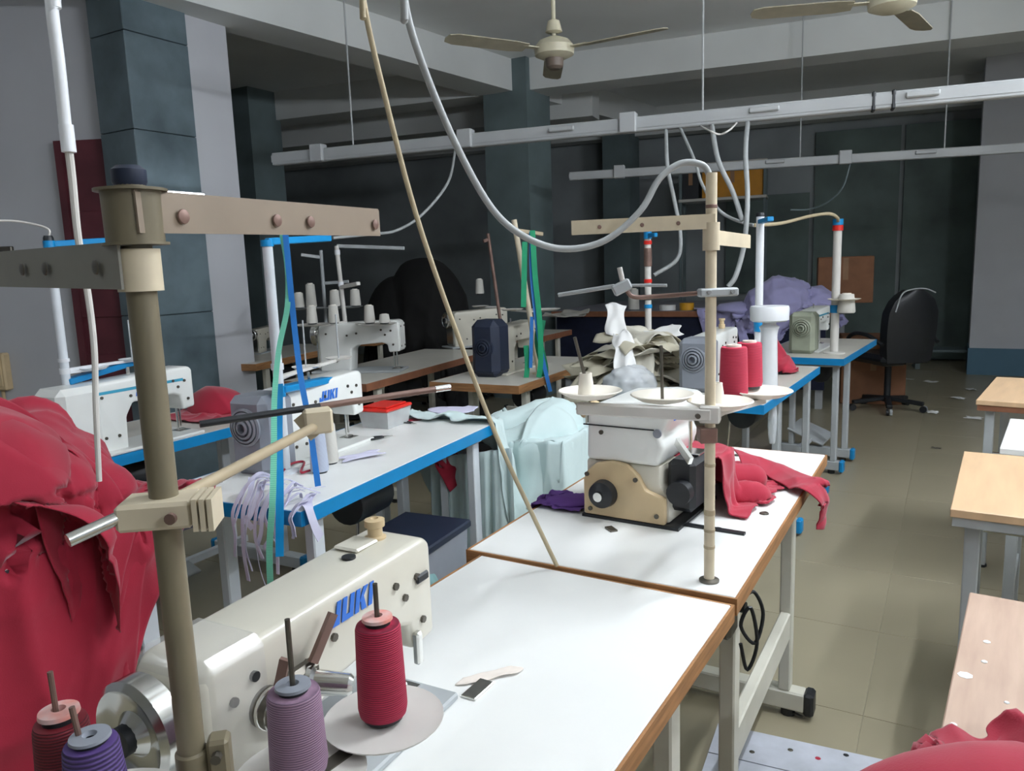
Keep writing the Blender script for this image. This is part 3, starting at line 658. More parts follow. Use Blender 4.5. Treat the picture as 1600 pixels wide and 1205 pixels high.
# trays and pins
TR = [aty(600, 1128, .78), aty(470, 1218, .70), aty(122, 1330, .56), aty(160, 1300, .52)]
for k, p in enumerate(TR):
    tr = G().lathe([(0, 0), (.055, 0), (.064, .003), (.066, .005), (.066, .006), (.055, .0035), (0, .003)], p, n=40).build('cone_tray', M_DISC, ts1)
    if k == 2: G().cyl(p, aty(78, 1050, .56), .0022, n=8).build('spool_pin', M_RUST, tr)
    elif k == 3: G().cyl(p, aty(112, 1105, .52), .0022, n=8).build('spool_pin', M_RUST, tr)
    else:
        tp = aty(588, 912, .78) if k == 0 else aty(440, 968, .70)
        G().cyl(p, (p.x, p.y, tp.z), .0028, n=8).build('spool_pin', M_IRON, tr)
g = G()
for k, p in enumerate(TR):
    q = Vector((s1.x, s1.y, p.z-.012)); g.bar(q, (p.x, p.y, p.z-.006), .016, .008)
g.build('tray_arm', M_IRON, ts1)
CO = M_TRAY
def mcone(label, tray, r, h, m, core, rim): return cone(label, (tray.x, tray.y, tray.z+.0062), r, h, m, core, rim, tp=.9)
oc_rim = mat('orange_rim', '#e8603a', .5, col2='#dcdcdc', scale=25)
mcone('crimson thread cone with orange and white tip on a grey disc', TR[0], .027, .114, M_CONE_C, M_TRAY, oc_rim)
mcone('mauve thread cone with grey core in front of the cream machine', TR[1], .0285, .094, M_CONE_M, M_GREY, M_GREY)
# --- stand 2, cream pole on the overlock table
p2 = at(1108, 908, ZT); z2 = 1.565
ts2 = thing('thread_stand', 'cream thread stand with three saucer trays on the overlock table', 'thread stand', tuple(p2))
G().cyl((p2.x, p2.y, ZT), (p2.x, p2.y, z2), .0105, n=20).build('pole', M_POLEC, ts2)
G().lathe([(.02, 0), (.02, .004), (.0105, .007)], p2, n=24).build('base_ring', M_IRON, ts2)
for zz in (1.5, .9, .905, .865, .83, 1.0): G().lathe([(.0104, 0), (.0113, .001), (.0113, .006), (.0104, .007)], (p2.x, p2.y, zz), n=16).build('tape_wrap', M_DOWEL if zz < 1.4 else M_RUST, ts2)
q0 = Vector((p2.x+.004, p2.y-.013, 1.475)); q1 = aty(893, 357, 1.52)
arm = chan(G(), q1, q0, .026, .016).build('guide_arm', M_POLEC, ts2)
for f in (.25, .5, .8):
    p = q0.lerp(q1, f); G().lathe([(0, .0012), (.003, .0012), (.004, 0)], p+Vector((0, -.0015, 0)), (0, -1, 0), n=12).build('thread_eye', M_RUST, arm)
G().lathe([(.0106, -.026), (.016, -.026), (.016, .026), (.0106, .026)], (p2.x, p2.y, 1.448), n=20).build('guide_collar', M_POLEC, ts2)
q0 = Vector((p2.x+.006, p2.y-.01, 1.445)); q1 = aty(1172, 378, 1.62)
chan(G(), q0, q1, .026, .016).build('guide_arm', M_POLEC, ts2)
# rod clamp
c3 = Vector((p2.x-.008, p2.y, 1.343)); cb = G().box(c3+Vector((.02, -.004, 0)), (.075, .024, .016), rz=math.radians(3), bev=.003).build('clamp_block', M_GSTEEL, ts2)
for dx in (.0, .045): G().cyl((c3.x+dx, c3.y-.015, 1.344), (c3.x+dx, c3.y-.02, 1.344), .004, n=8).build('clamp_screw', M_CHROME, cb)
G().tube([c3, aty(1030, 463, 1.5), aty(990, 464, 1.5), aty(978, 452, 1.5)], .0045, n=10).build('bent_rod', M_RUST, ts2)
k3 = G().bar(aty(958, 456, 1.5), aty(985, 442, 1.5), .014, .022, bev=.003).build('clamp_block', M_GSTEEL, ts2)
G().cyl(aty(974, 445, 1.5), aty(968, 418, 1.5), .005, n=12).build('clamp_knob', M_DISC, k3)
G().cyl(aty(873, 461, 1.55), aty(960, 447, 1.5), .0042, n=10).build('cross_rod', M_GSTEEL, ts2)
G().cyl(aty(985, 446, 1.5), aty(1042, 446, 1.47), .003, n=10).build('cross_rod', M_GSTEEL, ts2)
# tray bar and saucers
bl = aty(902, 638, 1.56); br = Vector((p2.x, p2.y-.012, 1.107))
tb = G().bar(bl, br, .022, .024, bev=.003).build('tray_bar', M_DISC, ts2)
G().box((p2.x, p2.y, 1.107), (.04, .04, .034), rz=math.radians(-20), bev=.003).build('bar_clamp', M_DISC, ts2)
G().cyl((p2.x-.03, p2.y-.02, 1.107), (p2.x-.03, p2.y-.027, 1.107), .005, n=10).build('clamp_screw', M_IRON, tb)
G().box((p2.x-.006, p2.y, 1.065), (.034, .034, .03), bev=.002).build('bar_bracket', M_RUST, ts2)
SA = [aty(922, 621, 1.55), aty(1035, 627, 1.56), aty(1125, 637, 1.52), aty(1190, 620, 1.66)]
for k, p in enumerate(SA):
    tr = G().lathe([(0, -.004), (.02, -.004), (.045, .002), (.064, .013), (.066, .014), (.064, .016), (.044, .006), (.018, .0), (0, 0)], p, n=40).build('cone_saucer', M_TRAY, ts2)
    if k < 2:
        tp = (aty(898, 527, 1.53), aty(1033, 540, 1.56))[k]
        G().cyl(p, tp, .0034, n=8).build('spool_pin', M_IRON, tr)
    if k in (0, 2):
        G().lathe([(.0, 0), (.0175, 0), (.015, .03), (.0125, .046), (.0125, .05), (.009, .05), (.009, .03)], (p.x-.008, p.y, p.z+.001), n=20).build('spool_holder', M_TRAY, tr)
q = SA[2]; g = G(); g.bar((p2.x, p2.y, 1.1), (SA[2].x, SA[2].y, SA[2].z-.008), .02, .012); g.bar((SA[2].x, SA[2].y, SA[2].z-.008), (SA[3].x, SA[3].y, SA[3].z-.008), .02, .012); g.build('tray_bar', M_DISC, ts2)
rg = 'red thread cones on the cream stand'
cone('tall red thread cone in front, beside the cream pole', aty(1146, 622, 1.66)+Vector((0, 0, 0)), .031, .118, M_CONE_R, M_TRAY, None, rg, tp=.9)
cone('red thread cone tucked behind the other tall red one', aty(1170, 606, 1.72), .03, .108, M_CONE_R, M_TRAY, None, rg, tp=.9)
# ------------------------------------------------------------------ generic stands further back
def tstand(label, base, ztop, r=.011, m=M_POLEW, arms=(), collars=(), trays=(), lean=(0, 0), cap=None, zb=ZT):
    t = thing('thread_stand', label, 'thread stand', (base.x, base.y, zb)); tp = Vector((base.x+lean[0], base.y+lean[1], ztop)); b = Vector((base.x, base.y, zb))
    G().cyl(b, tp, r, n=14).build('pole', m, t)
    G().lathe([(r*2.6, 0), (r*2.6, .006), (r*1.1, .012)], b, n=18).build('base_flange', m, t)
    if cap: G().lathe([(0, .02), (r*.9, .02), (r*1.1, .012), (r*1.1, 0)], tp, n=14).build('pole_cap', cap, t)
    def on(z): f = (z-zb)/(ztop-zb); return b.lerp(tp, f)
    for z, p, wd, mm in arms:
        q = on(z); G().bar(q, (p.x, p.y, z if abs(p.z) < .001 else p.z), wd, .022, bev=.003).build('guide_arm', mm, t)
    for z, h, mm in collars:
        q = on(z); G().lathe([(r, -h/2), (r*1.25, -h/2), (r*1.25, h/2), (r, h/2)], q, n=16).build('collar', mm, t)
    for z, p, mm, rr, pin in trays:
        q = on(z); p = Vector((p.x, p.y, z)); tr = G().lathe([(0, 0), (rr*.8, 0), (rr, .008), (rr*.8, .004), (0, .004)], p, n=24).build('cone_tray', mm, t)
        G().bar(q, p, .018, .01).build('tray_arm', mm, tr)
        if pin: G().cyl(p, (p.x, p.y, z+pin), .003, n=8).build('spool_pin', M_GSTEEL, tr)
    return t
PA = at(447, 738, ZT)
tstand('white thread stand with blue arm and hanging tapes by the grey motor', PA, 1.5, .016, M_POLEW,
       arms=((1.505, aty(515, 372, 2.75), .02, M_BLUE), (1.035, aty(530, 590, 2.85), .05, M_BLUE)), collars=((1.03, .035, M_BLUE), (1.11, .02, M_GREYW), (1.5, .02, M_BLUE)),
       trays=((1.07, aty(478, 572, 2.7), M_DISC, .05, .17), (1.075, aty(530, 570, 2.9), M_DISC, .05, .17)))
PB = aty(103, 590, 2.78)
tstand('white thread stand with blue arm against the maroon door', PB, 1.545, .0155, M_POLEW,
       arms=((1.535, aty(168, 376, 3.0), .02, M_BLUE), (1.04, aty(210, 565, 3.05), .045, M_BLUE)), collars=((1.08, .02, M_GREYW), (1.12, .012, M_GREYW), (1.535, .025, M_BLUE)),
       trays=((1.075, aty(145, 556, 2.85), M_GREYW, .05, .0), (1.085, aty(205, 548, 3.02), M_GREYW, .05, .16)), cap=M_BLACK)
tstand('thin beige thread stand behind the navy-backed machine', at(830, 590, ZT)+R1u*.15-R1v*.02, 1.66, .016, M_POLEC, arms=((1.6, aty(848, 366, 4.6), .02, M_DOWEL),),
       trays=((1.13, aty(850, 478, 4.6), M_DISC, .1, .0), (1.13, aty(800, 482, 4.7), M_DISC, .07, .0)), lean=(-.12, .0))
tstand('rusty thin thread stand left of the beige one', at(790, 560, ZT), 1.62, .012, M_RUST, arms=((1.58, aty(755, 377, 5.3), .015, M_RUST),), trays=((1.12, aty(750, 465, 5.4), M_DISC, .06, .0),), lean=(-.09, .0))
tstand('white thread stand rising among the white cones', at(548, 580, ZT), 1.56, .014, M_DISC, arms=((1.56, aty(632, 388, 4.9), .008, M_GSTEEL), (1.3, aty(560, 443, 4.8), .03, M_DISC)), collars=((1.62-.1, .03, M_GREYW), (1.32, .03, M_GREYW)),
       trays=((1.08, aty(490, 505, 4.7), M_DISC, .12, 0), (1.07, aty(590, 507, 4.7), M_DISC, .12, 0)), lean=(-.04, .02))
PC = at(1184, 598, ZT)
tstand('slim white thread stand with blue collar beside the round-capped post', PC, 1.6, .02, M_GREYW, arms=((1.575, aty(1204, 342, 3.7), .03, M_BLUE),), collars=((1.05, .05, M_BLUE),), cap=M_BLACK)
PD = at(1303, 552, ZT)
tstand('white thread stand with red and blue tape bands near the office chair', PD, 1.62, .026, M_DISC, collars=((1.6, .04, M_BLUE), (1.565, .035, M_REDP), (1.05, .05, M_BLUE)), trays=((1.11, aty(1318, 493, 4.9), M_TRAY, .1, 0),))
tstand('slim white stand pole banded with red and blue tape by the beige pieces', aty(1013, 520, 4.3), 1.56, .018, M_DISC, collars=((1.54, .04, M_BLUE), (1.5, .02, M_REDP), (1.42, .1, M_RUST), (1.29, .02, M_REDP), (1.15, .02, M_BLUE), (1.2, .03, M_BLACK)), arms=((1.54, aty(1025, 367, 4.2), .02, M_BLUE),), zb=.0)
# ------------------------------------------------------------------ cones further back
wg = 'white cones on the trays of the crowded machine'
for k, (px, py, D) in enumerate(((488, 505, 4.7), (522, 503, 4.68), (578, 506, 4.72), (601, 504, 4.66), (483, 478, 5.6), (560, 478, 5.6), (518, 470, 5.5), (536, 480, 5.5))):
    if k > 3: continue
    p = aty(px, py, D); p.z = (1.08 if k < 2 else 1.07)+.009
    cone(('white thread cone at the left end of the crowded machine\'s tray', 'white thread cone second from left on the crowded tray', 'white thread cone right of the crowded stand\'s pole', 'short white thread cone at the crowded tray\'s right end')[k], p, .034, .115 if k != 3 else .06, M_CONE_W, group=wg)
tz = aty(515, 482, 5.35).z
tstand('dim thread stand with wide tray behind the white cone stand', aty(512, 540, 5.45), 1.55, .012, M_GSTEEL, arms=((1.5, aty(470, 398, 5.4), .01, M_GSTEEL), (1.32, aty(545, 440, 5.4), .01, M_GSTEEL)), trays=((tz, aty(480, 482, 5.35), M_GSTEEL, .12, 0), (tz, aty(538, 482, 5.35), M_GSTEEL, .13, 0)))
for k, (px, hh) in enumerate(((468, .11), (487, .17), (524, .12), (556, .12))):
    p = aty(px, 480, 5.33); p.z = tz+.009; cone(('short dim thread cone at left end of the rear tray', 'tallest dim thread cone on the rear tray', 'dim thread cone in the middle of the rear tray', 'dim thread cone at right end of the rear tray')[k], p, .037, hh, M_CONE_W)
cone('white thread cone standing on the tray beside the black mound', aty(750, 462, 5.4)+Vector((0, 0, .008)), .03, .11, M_CONE_W)
cone('white thread cone on the tray of the red and blue banded stand', aty(1322, 492, 4.9)+Vector((0, 0, .008)), .055, .13, M_CONE_W)
for k, (px, py, l) in enumerate(((500, 742, 'blue-grey thread cone with green core standing before white table machine'), (516, 728, 'white thread cone with black core standing before white table machine'))):
    p = at(px, py-4, ZT); cone(l, p, .03, .145, (wave_mat('bluegrey_thread', '#c3cbdb', '#a2abc0', 130), M_CONE_W)[k], (M_GRIB, M_BLACK)[k])
# left foreground cones, on the low trays
p = aty(90, 1130, .56); cone('dark red thread cone with orange core, lower left corner', (TR[2].x, TR[2].y, TR[2].z+.0062), .0245, max(.08, aty(90, 1128, .56).z-TR[2].z), M_CONE_D, M_TRAY, oc_rim)
cone('fuzzy violet thread cone in the lower left corner', (TR[3].x, TR[3].y, TR[3].z+.0062), .0235, max(.05, aty(150, 1165, .52).z-TR[3].z), M_CONE_P, M_NAVY, M_GREY)
# white round-capped post
bp = at(1200, 620, ZT)
po = thing('capped_post', 'white post with wide round cap on the right blue-edged table', 'post', tuple(bp))
G().lathe([(0, 0), (.052, 0), (.052, .006), (.044, .012), (.041, .1), (.036, .29), (.04, .31), (.045, .325), (.03, .335), (.03, .35), (0, .35)], bp, n=28).build('column', M_GREYW, po)
G().lathe([(.0, .35), (.075, .35), (.085, .357), (.087, .41), (.083, .42), (0, .424)], bp, n=32).build('cap', M_GREYW, po)
# ================================================================== FANS, TRUNKING, CABLES
def fan(label, c, a0, R=.69, cap=True):
    t = thing('ceiling_fan', label, 'fan', (c.x, c.y, c.z))
    G().cyl((c.x, c.y, c.z+.06), (c.x, c.y, ZC-.08), .013, n=12).build('down_rod', M_FAN, t)
    G().lathe([(.014, .13), (.035, .12), (.05, .06), (.02, .05)], (c.x, c.y, c.z+.04), n=20).build('lower_canopy', M_FAN, t)
    G().lathe([(.014, 0), (.06, .05), (.065, .08), (0, .08)], (c.x, c.y, ZC-.08), n=20).build('upper_canopy', M_FAN, t)
    G().lathe([(0, -.05), (.07, -.05), (.115, -.03), (.12, .015), (.09, .05), (.04, .07), (0, .07)], c, n=28).build('motor_housing', M_FAN, t)
    if cap: G().lathe([(0, -.11), (.03, -.11), (.05, -.095), (.055, -.05), (0, -.05)], c, n=20).build('bottom_cap', M_FBROWN, t)
    for k in range(3):
        a = math.radians(a0+120*k); d = Vector((math.cos(a), math.sin(a), 0)); n = Vector((-d.y, d.x, 0))
        g = G(); g.bar(c+d*.09, c+d*.22, .045, .006); b = g.build('blade_iron', M_FAN, t)
        poly = [(.19, -.05), (.28, -.066), (R-.05, -.06), (R, -.04), (R+.012, 0), (R, .045), (R-.05, .062), (.28, .058), (.19, .045)]
        tilt = math.radians(10); nn = n*math.cos(tilt)+Vector((0, 0, math.sin(tilt)))
        g = G(); g.prism(poly, c+Vector((0, 0, -.006)), d, nn, .005); g.build('blade', M_BLADE, t)
    return t
fan('cream ceiling fan with brown bottom cap hanging over the middle rows', aty(866, 78, 4.8), -32)
fan('pale ceiling fan cut by the top edge, hanging on the right', aty(1394, 2, 4.2), 170, cap=False)
def trunk(label, p0, p1, boxes, rods, h=.085, wd=.06):
    t = thing('cable_trunking', label, 'trunking', (p0.x, p0.y, p0.z)); d = (p1-p0).normalized(); n = Vector((d.y, -d.x, 0))
    G().bar(p0, p1, wd, h, bev=.006).build('channel', M_TRUNK, t)
    G().bar(p0+n*(wd/2+.002), p1+n*(wd/2+.002), .004, h*.55).build('cover', M_TRUNK, t)
    L = (p1-p0).length
    for f, k in boxes:
        p = p0.lerp(p1, f); G().box(p+n*.02+Vector((0, 0, .012)), (.1 if k else .16, .075, .115 if k else .03), rz=math.atan2(d.y, d.x), bev=.006).build('outlet_box' if k else 'joint_plate', M_TRUNK, t)
    for f in rods:
        p = p0.lerp(p1, f); r = G().cyl(p, (p.x, p.y, ZC), .006, n=8).build('hanger_rod', M_TRUNK, t)
    return t
k0 = at(445, 248, 2.2); k1 = at(1600, 137, 2.2); k0 = k0-(k1-k0)*.02; k1 = k1+(k1-k0)*.4
def fr(px, a=k0, b=k1, v0=248, z=2.2):
    best = min(range(1001), key=lambda i: abs(prx(a.lerp(b, i/1000))-px)); return best/1000
def prx(p):
    d = np.array([p.x, p.y, p.z-CAM_H]); return 800+FPX*(d@CR)/(d@CW)
trunk('long pale cable trunking with outlet boxes crossing the whole room', k0, k1, [(fr(500), 1), (fr(730), 1), (fr(983), 1), (fr(880), 0), (fr(1195), 0), (fr(1440), 0)], [fr(553), fr(1098)], )
j0 = at(890, 276, 2.2); j1 = at(1600, 231, 2.2); j1 = j1+(j1-j0)*.3
trunk('thinner far cable trunking with one outlet box in front of dark boards', j0, j1, [(fr(968, j0, j1), 1), (fr(1320, j0, j1), 1), (fr(1210, j0, j1), 0), (fr(1445, j0, j1), 0)], [fr(1250, j0, j1), fr(1475, j0, j1)], h=.075)
i0 = at(300, 257, 2.2)+Vector((-.6, .2, 0)); 
def cable(name, label, pts, r, m, cat='cable', n=8):
    g = G(); g.tube(pts, r, n=n); o = g.build(name, m, ang=60); tag(rebase(o), label, cat); return o
hp = [aty(628, -260, 1.25), aty(626, -120, 1.27), aty(632, 0, 1.3), aty(660, 100, 1.33), aty(712, 225, 1.37), aty(768, 325, 1.4), aty(820, 370, 1.42), aty(880, 389, 1.44), aty(945, 376, 1.45), aty(1000, 330, 1.46), aty(1030, 280, 1.47), aty(1062, 256, 1.477), aty(1092, 256, 1.478), aty(1106, 268, 1.478), (p2.x, p2.y, z2-.03)]
hp[0].z = ZC; cable('air_hose', 'grey hose looping down into the cream thread stand', hp, .0062, M_CABLE, 'hose', 10)
q = aty(562, -300, 1.25); q.z = ZC
cable('rope', 'beige rope-like cord hanging from the ceiling to the white tabletop', [q, aty(560, -120, 1.28), aty(568, 0, 1.3), aty(600, 145, 1.34), aty(650, 335, 1.4), aty(710, 510, 1.46), aty(775, 680, 1.52), aty(830, 800, 1.56), at(870, 884, t1z+.006)+Vector((0, .0, 0))], .0048, M_CORD, 'cord', 10)
q = aty(72, -300, 1.42); q.z = ZC
hz = thing('hanging_hose', 'white jointed hose hanging at the left over red cloth', 'hose', tuple(q))
G().tube([q, aty(74, -120, 1.43), aty(80, 0, 1.43), aty(92, 100, 1.44), aty(103, 205, 1.45)], .0105, n=12).build('upper_hose', M_GREYW, hz)
G().cyl(aty(103, 195, 1.45), aty(108, 238, 1.45), .0125, n=14).build('joint', M_GREYW, hz)
G().tube([aty(107, 230, 1.45), aty(113, 280, 1.46), aty(122, 370, 1.47), aty(136, 450, 1.48), aty(147, 540, 1.48), aty(150, 640, 1.48), aty(155, 752, 1.48)], .0075, n=10, r2=.0055).build('lower_hose', M_DISC, hz)
tk = lambda px, f=None: k0.lerp(k1, fr(px))+Vector((0, 0, -.04))
cable('power_cable', 'thin grey cable with red band sagging left of the beige cord', [tk(712), aty(700, 285, 4.7), aty(660, 335, 4.5), aty(620, 360, 4.4), aty(580, 366, 4.2), aty(520, 372, 4.0)], .008, M_CABLE)
o = cable('power_cable', 'grey cable dropping beside the bent hose to the banded pole', [tk(1040), aty(1043, 260, 4.35), aty(1053, 310, 4.35), aty(1063, 365, 4.3), aty(1058, 405, 4.3), aty(1022, 430, 4.3)], .011, M_CABLE)
cable('power_cable', 'pale cable dropping straight from the trunking past the guide arm', [tk(1168), aty(1165, 240, 4.2), aty(1168, 310, 4.1), aty(1163, 380, 4.05), aty(1150, 430, 4.0), aty(1138, 448, 4.0)], .013, M_CABLE)
cable('power_cable', 'grey cable slanting from the trunking toward the slim white stand', [tk(1112), aty(1122, 250, 4.2), aty(1145, 300, 4.15), aty(1160, 345, 4.1)], .014, M_CABLE)
cable('power_cable', 'thin cable slanting down behind the cream pole top', [tk(1062), aty(1085, 250, 4.3), aty(1098, 290, 4.3), aty(1125, 330, 4.25), aty(1160, 348, 4.2), aty(1178, 352, 4.1)], .009, M_CABLE)
cable('power_cable', 'cable running from slim stand to the red and blue banded stand', [aty(1178, 352, 4.1), aty(1220, 349, 4.4), aty(1265, 338, 4.8), aty(1295, 334, 4.88), aty(1308, 340, 4.9), (PD.x, PD.y, 1.6)], .010, M_CORD)
cable('power_cable', 'thin pale loop of wire under the long trunking', [tk(1095), aty(1110, 205, 4.2), aty(1125, 210, 4.2), aty(1140, 203, 4.2), tk(1152)], .005, M_DISC)
cable('power_cable', 'faint cable curving against the dark boards', [j0.lerp(j1, fr(1330, j0, j1)), aty(1318, 290, 6.8), aty(1295, 315, 6.9), aty(1265, 327, 7.0), aty(1235, 328, 7.0)], .008, M_COLB)
cable('power_cable', 'thin white cable leading to the stand by the door', [aty(-60, 350, 2.7), aty(0, 345, 2.75), aty(40, 348, 2.78), aty(75, 358, 2.78), (PB.x, PB.y, 1.555)], .004, M_DISC)
for k, (px, l) in enumerate(((1395, 'dark tie wrapped over the trunking, left of a pair'), (1365, 'smaller dark tie on the trunking'))):
    c = k0.lerp(k1, fr(px)); tag(rebase(G().box(c, (.02, .075, .1), rz=math.radians(-21), bev=.006).build('cable_tie', M_BLACK)), l, 'tie')
# ================================================================== CLOTH (position based, draped on boxes and bumps)
def tbox(T, x0, x1, y0, y1, z0, z1):                            # box collider given in a table's local frame
    R = np.array([[T[i][j] for j in range(3)] for i in range(3)]); c = T @ Vector(((x0+x1)/2, (y0+y1)/2, (z0+z1)/2))
    return (np.array(c), R, np.array([(x1-x0)/2, (y1-y0)/2, (z1-z0)/2]))
def drape(P, rest, boxes=(), ells=(), steps=110, it=5, thick=.007, fric=.85, bend=.25, pin=None, floorz=.004, g=9.8, damp=.95, comp=.10):
    X = P.astype(float).copy(); V = np.zeros_like(X); dt = 1/50; ny, nx = X.shape[:2]
    rx, ry = rest; rd = math.hypot(rx, ry)
    cons = []
    for a, b, l, k in (((slice(None), slice(0, -1)), (slice(None), slice(1, None)), rx, 1.), ((slice(0, -1), slice(None)), (slice(1, None), slice(None)), ry, 1.),
                       ((slice(0, -1), slice(0, -1)), (slice(1, None), slice(1, None)), rd, .5), ((slice(0, -1), slice(1, None)), (slice(1, None), slice(0, -1)), rd, .5),
                       ((slice(None), slice(0, -2)), (slice(None), slice(2, None)), 2*rx, bend), ((slice(0, -2), slice(None)), (slice(2, None), slice(None)), 2*ry, bend)):
        cons.append((a, b, l, k))
    W = np.ones((ny, nx, 1))
    if pin is not None: W[pin] = 0
    for s_ in range(steps):
        V[..., 2] -= g*dt; V *= damp
        sp = np.linalg.norm(V, axis=2, keepdims=True); V *= np.minimum(1, 1.6/np.maximum(sp, 1e-6))
        Q = X+V*dt*W
        for i_ in range(it):
            for a, b, l, k in cons:
                d = Q[b]-Q[a]; L = np.maximum(np.linalg.norm(d, axis=2, keepdims=True), 1e-7)
                c = d*((L-l)/L)*k*.45
                c = np.where(L > l, c, c*comp) if k >= .3 else np.where(L < l*.8, c, 0)
                Q[a] += c*W[a]; Q[b] -= c*W[b]
        hit = np.zeros((ny, nx), bool)
        for c, R, h in boxes:
            q = (Q-c)@R; hh = h+thick; ins = (np.abs(q) < hh).all(axis=2)
            if ins.any():
                qi = q[ins]; pen = hh-np.abs(qi); ax = pen.argmin(axis=1); r = np.arange(len(qi)); pv = ((X-c)@R)[ins]; ax = np.where(pv[:, 2] >= h[2]+thick*.5, 2, ax)
                qi[r, ax] = np.where(qi[r, ax] >= 0, 1, -1)*hh[ax]; Q[ins] = qi@R.T+c; hit |= ins
        for c, r in ells:
            if np.ndim(r) == 0 or len(np.shape(c)) == 2:       # capsule: two ends and a radius
                p_, q_ = np.array(c[0]), np.array(c[1]); ax_ = q_-p_; tt = np.clip(((Q-p_)@ax_)/(ax_@ax_), 0, 1); nr = p_+tt[..., None]*ax_; dv = Q-nr; n = np.linalg.norm(dv, axis=2); ins = n < r+thick
                if ins.any(): Q[ins] = nr[ins]+dv[ins]/np.maximum(n[ins], 1e-4)[:, None]*(r+thick); hit |= ins
                continue
            q = (Q-np.array(c))/(np.array(r)+thick); n = np.linalg.norm(q, axis=2); ins = n < 1
            if ins.any(): Q[ins] = (q[ins]/np.maximum(n[ins], 1e-4)[:, None])*(np.array(r)+thick)+np.array(c); hit |= ins
        if hit.any(): dq = Q[hit]-X[hit]; dq[:, :2] *= 1-fric; Q[hit] = X[hit]+dq
        lo = Q[..., 2] < floorz; Q[..., 2] = np.maximum(Q[..., 2], floorz); hit |= lo
        V = (Q-X)/dt; V[hit] *= .3; X = Q
    return X
def sheet(ctr, ex, ey, lx, ly, nx, ny, squash=(1, 1), rough=.012, seed=0, fold=0, z=None):
    """flat grid lx x ly squeezed by squash, with a random crumple to start from"""
    r = np.random.RandomState(seed); a = (np.linspace(-.5, .5, nx))*lx*squash[0]; b = np.linspace(-.5, .5, ny)*ly*squash[1]
    A, B = np.meshgrid(a, b); ex = np.array(ex); ey = np.array(ey); P = np.array(ctr)+A[..., None]*ex+B[..., None]*ey
    Z = np.zeros_like(A)
    for k in range(9):
        f = r.uniform(4, 16, 2)*r.choice([-1, 1], 2); Z += np.sin(A*f[0]+B*f[1]+r.uniform(0, 6.3))*rough/ (1+.25*k)
    Z += r.normal(0, rough*.35, A.shape); n = np.cross(ex, ey); n = n/np.linalg.norm(n); n = n if n[2] >= 0 else -n
    P = P+Z[..., None]*n+r.normal(0, rough*.2, P.shape)
    return P, (lx/(nx-1), ly/(ny-1))
def upsample(X, k):
    for ax in (0, 1):
        n = X.shape[ax]; t = np.linspace(0, n-1, (n-1)*k+1); i = np.minimum(t.astype(int), n-2); f = t-i
        g_ = lambda j: np.take(X, np.clip(j, 0, n-1), axis=ax); sh = [1, 1, 1]; sh[ax] = len(t); f = f.reshape(sh)
        a, b, c, d = g_(i-1), g_(i), g_(i+1), g_(i+2)
        X = .5*(2*b+(c-a)*f+(2*a-5*b+4*c-d)*f**2+(3*b-a-3*c+d)*f**3)
    return X
def wrinkle(X, rest, amp, freq=5., seed=0, k=3, n=7):
    """pull the draped sheet into ridged folds along its normal"""
    X = upsample(X, k); ny, nx = X.shape[:2]; rn = np.random.RandomState(seed)
    A, B = np.meshgrid(np.arange(nx)*rest[0]/k, np.arange(ny)*rest[1]/k)
    N = np.cross(np.gradient(X, axis=1), np.gradient(X, axis=0)); N /= np.maximum(np.linalg.norm(N, axis=2, keepdims=True), 1e-9)
    H = np.zeros((ny, nx)); wa = sum(np.sin(A*rn.uniform(-9, 9)+B*rn.uniform(-9, 9)+rn.uniform(0, 6)) for _ in range(4))*.5; wb = sum(np.sin(A*rn.uniform(-9, 9)+B*rn.uniform(-9, 9)+rn.uniform(0, 6)) for _ in range(4))*.5
    for i in range(n):
        an = rn.uniform(0, math.pi); f = freq*rn.uniform(.6, 2.2); ph = (A*math.cos(an)+B*math.sin(an))*f*math.pi+(wa*rn.uniform(.5, 1.4)+wb*rn.uniform(-1, 1))+rn.uniform(0, 6)
        msk = np.clip(.5+.8*np.sin(A*rn.uniform(-7, 7)+B*rn.uniform(-7, 7)+rn.uniform(0, 6)), 0, 1)
        H += (1-np.abs(np.sin(ph)))**1.6*msk*freq/f
    H = (H-H.min())/(H.max()-H.min()+1e-9)
    sg = np.where(N[..., 2:] < -.05, -1, 1); return X+N*sg*(H*amp)[..., None]
def cloth_obj(name, X, m, label, cat, group=None, th=.003, sub=0, wr=None, rest=None):
    if wr: X = wrinkle(X, rest, *wr)
    ny, nx = X.shape[:2]; vs = X.reshape(-1, 3); c = np.array([vs[:, 0].mean(), vs[:, 1].mean(), vs[:, 2].min()])
    fs = [(j*nx+i, j*nx+i+1, (j+1)*nx+i+1, (j+1)*nx+i) for j in range(ny-1) for i in range(nx-1)]
    me = bpy.data.meshes.new(name); me.from_pydata((vs-c).tolist(), [], fs); me.shade_smooth(); me.materials.append(m)
    o = bpy.data.objects.new(name, me); COL.objects.link(o); o.location = c
    so = o.modifiers.new('thickness', 'SOLIDIFY'); so.thickness = th; so.offset = 0
    if sub: ss = o.modifiers.new('smooth', 'SUBSURF'); ss.levels = sub; ss.render_levels = sub
    ROOTM[o.name] = Matrix(); return tag(o, label, cat, group)
def v3(p): return (p.x, p.y, p.z)
tD = tbox(TDM, 0, 1.1, 0, .56, .55, ZT-.005); tA = tbox(TAM, 0, 1.24, 0, .57, .6, ZT); tB = tbox(TBM, 0, 1.5, 0, .57, .6, ZT); tT2 = tbox(T2M, 0, 1.2, 0, .615, .6, ZT)
